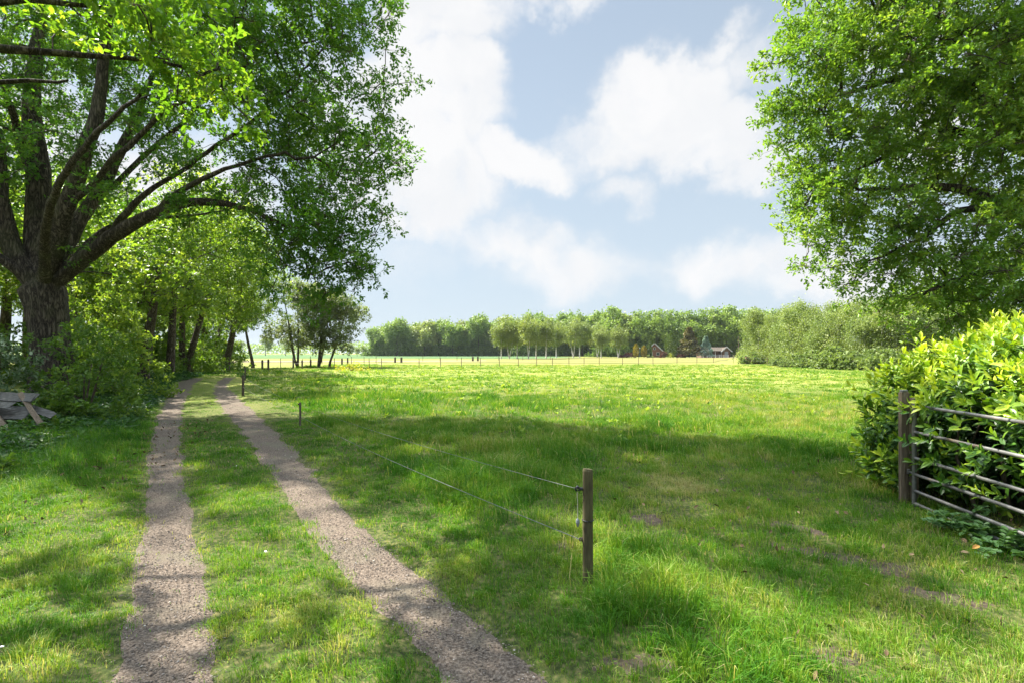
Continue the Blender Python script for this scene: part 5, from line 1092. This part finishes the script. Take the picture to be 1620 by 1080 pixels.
# ---------------------------------------------------------------- grass and other ground cover
FENCE_PTS = np.array([(.9, 1.0), (.52, 3.5), (-4.32, 10.9), (-9.2, 19.0), (-15.7, 30), (-25, 44)])
def meadow_side(x, y):    # > 0 on the meadow side of the electric fence (metres in x)
    return x - np.interp(y, FENCE_PTS[:, 1], FENCE_PTS[:, 0])
def ditch_edge(y): return np.interp(y, [0, 6, 8, 10, 12, 16, 24, 40], [-6.2, -6.6, -7.2, -8.0, -9.2, -11.5, -16.4, -23.5])
PATCH = [(G(1022, 818)[:2], .20, .10), (G(1330, 878)[:2], .55, .10), (G(1255, 835)[:2], .30, .07), (G(1490, 940)[:2], .30, .10), (G(1400, 900)[:2], .32, .06), (G(905, 858)[:2], .14, .06), (G(1020, 850)[:2], .16, .05), (G(1310, 1030)[:2], .22, .06), (G(1000, 1050)[:2], .2, .06)]
def patch_mask(x, y):
    m = np.zeros(len(x))
    for (c, rx, ry) in PATCH:
        a = .75; dx = x - c[0]; dy = y - c[1]
        if rx > .28: u = dx * .55 - dy * .83; v = dx * .83 + dy * .55; u, v = v, u; d = (dx * .8 - dy * .6) ** 2 / rx ** 2 + (dx * .6 + dy * .8) ** 2 / (ry * 1.3) ** 2
        else: d = dx ** 2 / rx ** 2 + dy ** 2 / (ry * 1.6) ** 2
        m = np.maximum(m, 1 - sstep(.5, 1.3, d + (vnoise(x, y, .10, 7, 3) - .5) * 2.2))
    return m

def scatter(y0, y1, dens, rng, xm=1.18, pad=.6):
    area = xm * (y1 ** 2 - y0 ** 2) + 2 * pad * (y1 - y0); n = int(area * dens); y = np.sqrt(rng.uniform(0, 1, int(n * 1.0)) * (y1 ** 2 - y0 ** 2) + y0 ** 2); x = rng.uniform(-1, 1, len(y)) * (xm * y + pad); return x, y

def grass():
    rng = np.random.default_rng(123); Vs = []; Ls = []; Ss = []; Ts = []; n0 = 0; total = 0
    BANDS = [(1.7, 4.0, 9500, .0040, 2, 90), (4.0, 7.0, 5600, .0052, 2, 80), (7.0, 12, 2300, .0080, 2, 45), (12, 20, 800, .013, 1, 14), (20, 34, 280, .024, 1, 5), (34, 70, 75, .05, 1, 1.5)]
    for (y0, y1, dens, w, seg, tden) in BANDS:
        tx, ty = scatter(y0, y1, tden, rng, 1.12 if y0 < 20 else 1.08); per = max(1, int(dens * .62 / tden)); tn = len(tx)
        tsz = rng.uniform(.4, 1.5, tn) * np.where(rng.uniform(size=tn) < .07, 1.7, 1.0); trad = .030 * tsz * (1 + y0 / 9); tti = rng.normal(0, .10, tn); th = rng.uniform(.65, 1.25, tn) * (.75 + .3 * tsz)
        ox = rng.normal(0, 1, (tn, per)); oy = rng.normal(0, 1, (tn, per)); x1 = (tx[:, None] + ox * trad[:, None]).ravel(); y1_ = (ty[:, None] + oy * trad[:, None]).ravel()
        lxt = (ox * .30).ravel(); lyt = (oy * .30).ravel(); bx, by = scatter(y0, y1, dens * .38, rng, 1.12 if y0 < 20 else 1.08); nb = len(bx)
        x = np.concatenate([x1, bx]); y = np.concatenate([y1_, by]); outx = np.concatenate([lxt, np.zeros(nb)]); outy = np.concatenate([lyt, np.zeros(nb)])
        tt = np.concatenate([np.repeat(tti, per), rng.normal(.06, .08, nb)]); hh = np.concatenate([np.repeat(th, per), rng.uniform(.35, .8, nb)])
        dl = rut_dist(x, y, CL); dr = rut_dist(x, y, CR); dm = np.minimum(dl, dr); e = dm + (vnoise(x, y, .20, 5, 4) - .5) * .36 + (np.repeat([0.0], len(x)))
        keep = (rng.uniform(size=len(x)) < sstep(-.09, .13, e)) | (rng.uniform(size=len(x)) < .010)
        de = x - ditch_edge(y); keep &= de > -1.6 if y0 < 20 else de > -.5
        hed = (x > 4.45) & (y < 6.3); keep &= ~(hed & (rng.uniform(size=len(x)) < .85))
        pm = patch_mask(x, y); keep &= rng.uniform(size=len(x)) > pm * .62
        clump = vnoise(x, y, .35, 31, 3); lush = 1 - sstep(-.5, 1.5, meadow_side(x, y)); keep &= rng.uniform(size=len(x)) < .35 + .35 * lush + 1.0 * sstep(.28, .60, clump)
        x, y, dm, de, clump, pm, outx, outy, tt, hh = [q[keep] for q in (x, y, dm, de, clump, pm, outx, outy, tt, hh)]; n = len(x); ms = meadow_side(x, y)
        mead = sstep(-.25, .7, ms + (vnoise(x, y, .8, 3, 2) - .5) * .8)
        tall = mead * sstep(.42, .66, vnoise(x, y, 1.6, 12, 3)) * (1 - sstep(6.0, 11, ms) * .45)
        right = sstep(.5, 2.0, x) * (1 - sstep(5.5, 8.5, y)); tall = tall * (1 - .85 * right)
        verge = (1 - sstep(.2, 1.8, de))
        h = .036 + .058 * clump + mead * .050 + tall * .13 + verge * (.10 + .12 * vnoise(x, y, .7, 44, 2)); h *= (1 - .38 * right) * hh
        h *= rng.uniform(.6, 1.25, n) * (1 - .30 * (1 - sstep(0, .30, dm)))
        h = h * (1 - .5 * (1 - sstep(.2, 1.2, dm)) * sstep(7, 14, y))
        if y0 >= 20: h = h * .8
        big = vnoise(x, y, 3.0, 20, 3); small = vnoise(x, y, .5, 21, 3)
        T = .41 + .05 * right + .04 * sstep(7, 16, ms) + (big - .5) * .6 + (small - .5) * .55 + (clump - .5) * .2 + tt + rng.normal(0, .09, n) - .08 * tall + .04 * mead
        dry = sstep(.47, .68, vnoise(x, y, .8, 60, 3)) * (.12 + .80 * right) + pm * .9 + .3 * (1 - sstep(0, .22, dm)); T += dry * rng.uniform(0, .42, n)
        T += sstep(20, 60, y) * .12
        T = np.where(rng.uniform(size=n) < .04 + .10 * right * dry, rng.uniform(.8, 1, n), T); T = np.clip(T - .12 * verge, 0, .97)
        z = gz(x, y) - .006 + .014 * (dm < .02); a = rng.uniform(0, 2 * math.pi, n); lean = np.abs(rng.normal(0, .34, n)) + .08; wa = a + rng.normal(0, .5, n)
        wind = vnoise(x, y, .6, 70, 2) * 6.28; lx = np.cos(a) * lean + .20 * np.cos(wind) + outx; ly = np.sin(a) * lean + .20 * np.sin(wind) + outy; lean = np.sqrt(lx * lx + ly * ly)
        sx = -np.sin(wa); sy = np.cos(wa); ww = w * rng.uniform(.6, 1.3, n) * .5 * (.8 + .35 * tall)
        B = np.stack([x, y, z], 1); side = np.stack([sx, sy, 0 * sx], 1) * ww[:, None]
        mid = B + np.stack([lx * h * .30, ly * h * .30, h * .58], 1); tip = B + np.stack([lx * h * 1.0, ly * h * 1.0, h * np.maximum(.30, 1 - .45 * lean)], 1)
        if seg == 2:
            V = np.stack([B - side, B + side, mid + side * .8, mid - side * .8, tip], 1).reshape(-1, 3)
            lo = np.array([0, 1, 2, 3, 3, 2, 4]); Ls.append((n0 + np.arange(n)[:, None] * 5 + lo[None]).ravel()); Ss.append(np.tile([4, 3], n)); n0 += n * 5; Ts.append(np.repeat(T, 2))
        else:
            V = np.stack([B - side, B + side, tip], 1).reshape(-1, 3); Ls.append(n0 + np.arange(n * 3)); Ss.append(np.full(n, 3)); n0 += n * 3; Ts.append(T)
        Vs.append(V); total += n
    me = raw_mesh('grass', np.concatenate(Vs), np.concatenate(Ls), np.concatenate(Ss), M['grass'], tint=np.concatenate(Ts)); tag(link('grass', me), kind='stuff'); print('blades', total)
grass()

def ground_cover():
    rng = np.random.default_rng(321)
    # leafy undergrowth along the foot of the bushes
    x, y = [], []
    yy = rng.uniform(4.5, 34, 16000); dd = rng.uniform(-3.2, .35, 16000); xx = ditch_edge(yy) + dd; k = rng.uniform(size=len(yy)) < np.clip(10 / yy, .25, 1)
    xx, yy, dd = xx[k], yy[k], dd[k]; hh = .08 + .34 * sstep(.3, -1.2, dd) * vnoise(xx, yy, .7, 2, 2)
    per = 7; P = np.repeat(np.stack([xx, yy, gz(xx, yy)], 1), per, 0); H = np.repeat(hh, per); z = rng.uniform(.15, 1, len(P)) * H; P = P + np.stack([rng.normal(0, .07, len(P)), rng.normal(0, .07, len(P)), z], 1)
    A = rand_dir(len(P), rng); A[:, 2] = np.abs(A[:, 2]) * .3; Nv = rand_dir(len(P), rng) * .5 + np.array([0, 0, 1.0]); S = rng.uniform(.04, .10, len(P)) * (1 + P[:, 1] / 30); T = np.clip(.30 + (vnoise(P[:, 0], P[:, 1], .8, 5, 2) - .5) * .8 + rng.normal(0, .15, len(P)), 0, 1)
    tag(link('undergrowth', leaves_mesh('undergrowth', P, A, Nv, S, T, M['ground_leaf'], T_OVAL)), kind='stuff')
    # broad-leaved weeds dotted through the meadow
    x, y = scatter(9, 46, 1.6, rng, 1.05); ms = meadow_side(x, y); k = (ms > .6) & (vnoise(x, y, 3.0, 91, 2) > .47) & ~((x > 3.9) & (y < 6.5)); x, y = x[k], y[k]
    per = 7; n = len(x); P = np.repeat(np.stack([x, y, gz(x, y) + .03], 1), per, 0); a = rng.uniform(0, 6.28, n * per); el = rng.uniform(.3, 1.2, n * per)
    A = np.stack([np.cos(a) * np.cos(el), np.sin(a) * np.cos(el), np.sin(el)], 1); Nv = np.stack([-np.cos(a) * np.sin(el), -np.sin(a) * np.sin(el), np.cos(el)], 1); S = np.repeat(rng.uniform(.05, .12, n) * (1 + y / 80), per) * rng.uniform(.6, 1.2, n * per)
    T = np.clip(np.repeat(rng.normal(.75, .2, n), per), 0, 1); tag(link('meadow_weeds', leaves_mesh('meadow_weeds', P, A, Nv, S, T, M['bush_leaf'], T_OVAL)), kind='stuff')
    # pale seed stalks standing over the grass
    x, y = scatter(3, 24, 2.2, rng, 1.1); ms = meadow_side(x, y); k = (ms > -.2) & (vnoise(x, y, 1.4, 17, 2) > .5) & ~((x > 4.2) & (y < 6.5)); x, y = x[k], y[k]; n = len(x)
    hh = rng.uniform(.10, .24, n); a = rng.uniform(0, 6.28, n); ln = rng.uniform(.1, .5, n); w_ = (.0016 + .0004 * y); b0 = np.stack([x, y, gz(x, y)], 1); tp = b0 + np.stack([np.cos(a) * ln * hh, np.sin(a) * ln * hh, hh], 1); sd = np.stack([w_, 0 * w_, 0 * w_], 1)
    md = b0 * .25 + tp * .75; V = np.stack([b0 - sd, b0 + sd, md + sd * .8, md - sd * .8, md + sd * 2.2, tp, md - sd * 2.2], 1).reshape(-1, 3); lo = np.array([0, 1, 2, 3, 6, 4, 5]); tag(link('seed_stalks', raw_mesh('seed_stalks', V, (np.arange(n)[:, None] * 7 + lo[None]).ravel(), np.tile([4, 3], n), M['grass'], tint=np.repeat(rng.uniform(.7, .97, n), 2))), kind='stuff')
    # daisies
    M['petal'] = tint_mat('petal', [(0, (.75, .75, .70)), (1, (.8, .8, .8))]); x, y = scatter(2.2, 9, 1.6, rng, 1.0); dm = np.minimum(rut_dist(x, y, CL), rut_dist(x, y, CR)); k = (dm > .15) & (meadow_side(x, y) < .3) & (x > ditch_edge(y) + 1.2) & (vnoise(x, y, .9, 55, 2) > .52); x, y = x[k], y[k]; n = len(x)
    a = np.arange(8) / 8 * 6.283; r = rng.uniform(.007, .011, n); c = np.stack([x, y, gz(x, y) + rng.uniform(.05, .085, n)], 1); tl = rng.normal(0, .3, (n, 2))
    V = np.stack([c[:, None, 0] + r[:, None] * np.cos(a), c[:, None, 1] + r[:, None] * np.sin(a), c[:, None, 2] + r[:, None] * (np.cos(a) * tl[:, :1] + np.sin(a) * tl[:, 1:]) + .002 * (np.arange(8) % 2)], 2)
    tag(link('daisies', raw_mesh('daisies', V.reshape(-1, 3), np.arange(n * 8), np.full(n, 8), M['petal'], tint=rng.uniform(0, 1, n))), kind='stuff')
    # loose stones on the tracks
    M['pebble'] = tint_mat('pebble', [(0, (.035, .027, .021)), (.35, (.10, .080, .063)), (.7, (.18, .148, .12)), (1, (.36, .33, .29))])
    O = np.array([(1, 0, 0), (0, 1, 0), (-1, 0, 0), (0, -1, 0), (0, 0, .6), (0, 0, -.4), ]); OF = np.array([0, 1, 4, 1, 2, 4, 2, 3, 4, 3, 0, 4])
    Ps = []
    for (y0, y1, d) in ((1.8, 4.5, 5200), (4.5, 8, 2200), (8, 16, 500)):
        x, y = scatter(y0, y1, d, rng, .95); dm = np.minimum(rut_dist(x, y, CL), rut_dist(x, y, CR)); k = (dm < -.01 + rng.normal(0, .03, len(x))); Ps.append(np.stack([x[k], y[k]], 1))
    P = np.concatenate(Ps); n = len(P); z = gz(P[:, 0], P[:, 1]) + .021; r = np.clip(rng.lognormal(-5.85, .42, n), .0012, .011) * (1 + P[:, 1] / 14); a = rng.uniform(0, 6.28, n); q = O[None] * r[:, None, None] * rng.uniform(.6, 1.3, (n, 6, 1))
    V = np.stack([P[:, None, 0] + q[..., 0] * np.cos(a)[:, None] - q[..., 1] * np.sin(a)[:, None], P[:, None, 1] + q[..., 0] * np.sin(a)[:, None] + q[..., 1] * np.cos(a)[:, None], z[:, None] + q[..., 2]], 2)
    tag(link('gravel', raw_mesh('gravel', V.reshape(-1, 3), (np.arange(n)[:, None] * 6 + OF[None]).ravel(), np.full(n * 4, 3), M['pebble'], tint=np.repeat(np.clip(rng.normal(.42, .22, n), 0, 1), 4))), kind='stuff')
    # bare soil
    for i, (c, rx, ry) in enumerate(PATCH):
        R = max(rx, ry * 1.6) * 1.25; g = np.linspace(-R, R, 34); X, Yg = np.meshgrid(g + c[0], g + c[1]); m = patch_mask(X.ravel(), Yg.ravel()).reshape(X.shape)
        Z = gz(X, Yg) - .02 + m * (.026 if i else .045) + (vnoise(X, Yg, .05, i, 3) - .5) * .03 * m
        V = np.stack([X.ravel(), Yg.ravel(), Z.ravel()], 1); a = (np.arange(33)[:, None] * 34 + np.arange(33)[None]).ravel(); tag(link('bare_soil', raw_mesh('bare_soil', V, np.stack([a, a + 1, a + 35, a + 34], 1), np.full(len(a), 4), M['soil'], smooth=True)), kind='structure')
    # dead leaves and twigs in the verge
    x, y = scatter(2, 12, 26, rng, 1.1); k = ((x < ditch_edge(y) + 2.2) & (x > ditch_edge(y) - 2)) | ((x > 1) & (rng.uniform(size=len(x)) < .35)); x, y = x[k], y[k]; n = len(x)
    M['dead_leaf'] = tint_mat('dead_leaf', [(0, (.06, .038, .02)), (.6, (.13, .09, .045)), (1, (.24, .18, .10))]); tag(link('leaf_litter', leaves_mesh('leaf_litter', np.stack([x, y, gz(x, y) + rng.uniform(.02, .06, n)], 1), rand_dir(n, rng), rand_dir(n, rng) + np.array([0, 0, 1.5]), rng.uniform(.03, .07, n), rng.uniform(0, 1, n), M['dead_leaf'], T_OVAL)), kind='stuff')
    g = G(1538, 882); g[2] = on_ground(g[0], g[1]) + .07
    me = leaves_mesh('fallen_leaf', np.zeros((1, 3)), np.array([[1.0, .3, .25]]), np.array([[.1, -.6, 1.0]]), np.array([.09]), np.array([.5]), M['dead_leaf'], T_LAUREL)
    M['orange_leaf'] = noise_mat('orange_leaf', [(.3, (.35, .17, .04)), (.7, (.55, .30, .08))], 20); me.materials[0] = M['orange_leaf']
    tag(link('fallen_leaf', me, loc=g), 'single orange-brown leaf lying on the grass in front of the gate', 'leaf')
ground_cover()
w = G(556, 586); bush(230, np.array([w[0], w[1], 0]), 1.5, .8, .6, 'yellow flowering weed clump near the two stout posts', leafmat='yellow_weed', name='weed_clump', size=.16, spacing=.4, twigs=6, per=6, reach=.3, tmpl=T_RHOMB, tint0=.6)

# ---------------------------------------------------------------- haze over the land
def haze():
    m = bpy.data.materials.new('haze'); m.use_nodes = True; nt = m.node_tree; nt.nodes.clear(); out = N(nt, 'ShaderNodeOutputMaterial')
    v = N(nt, 'ShaderNodeVolumePrincipled'); v.inputs['Color'].default_value = (.82, .90, 1.0, 1); v.inputs['Density'].default_value = HAZE; v.inputs['Anisotropy'].default_value = .2
    nt.links.new(v.outputs[0], out.inputs['Volume'])
    tag(MB().box((0, 1400, 12), (5400, 3500, 30)).build('haze', m), kind='stuff')
HAZE = .00008
haze()
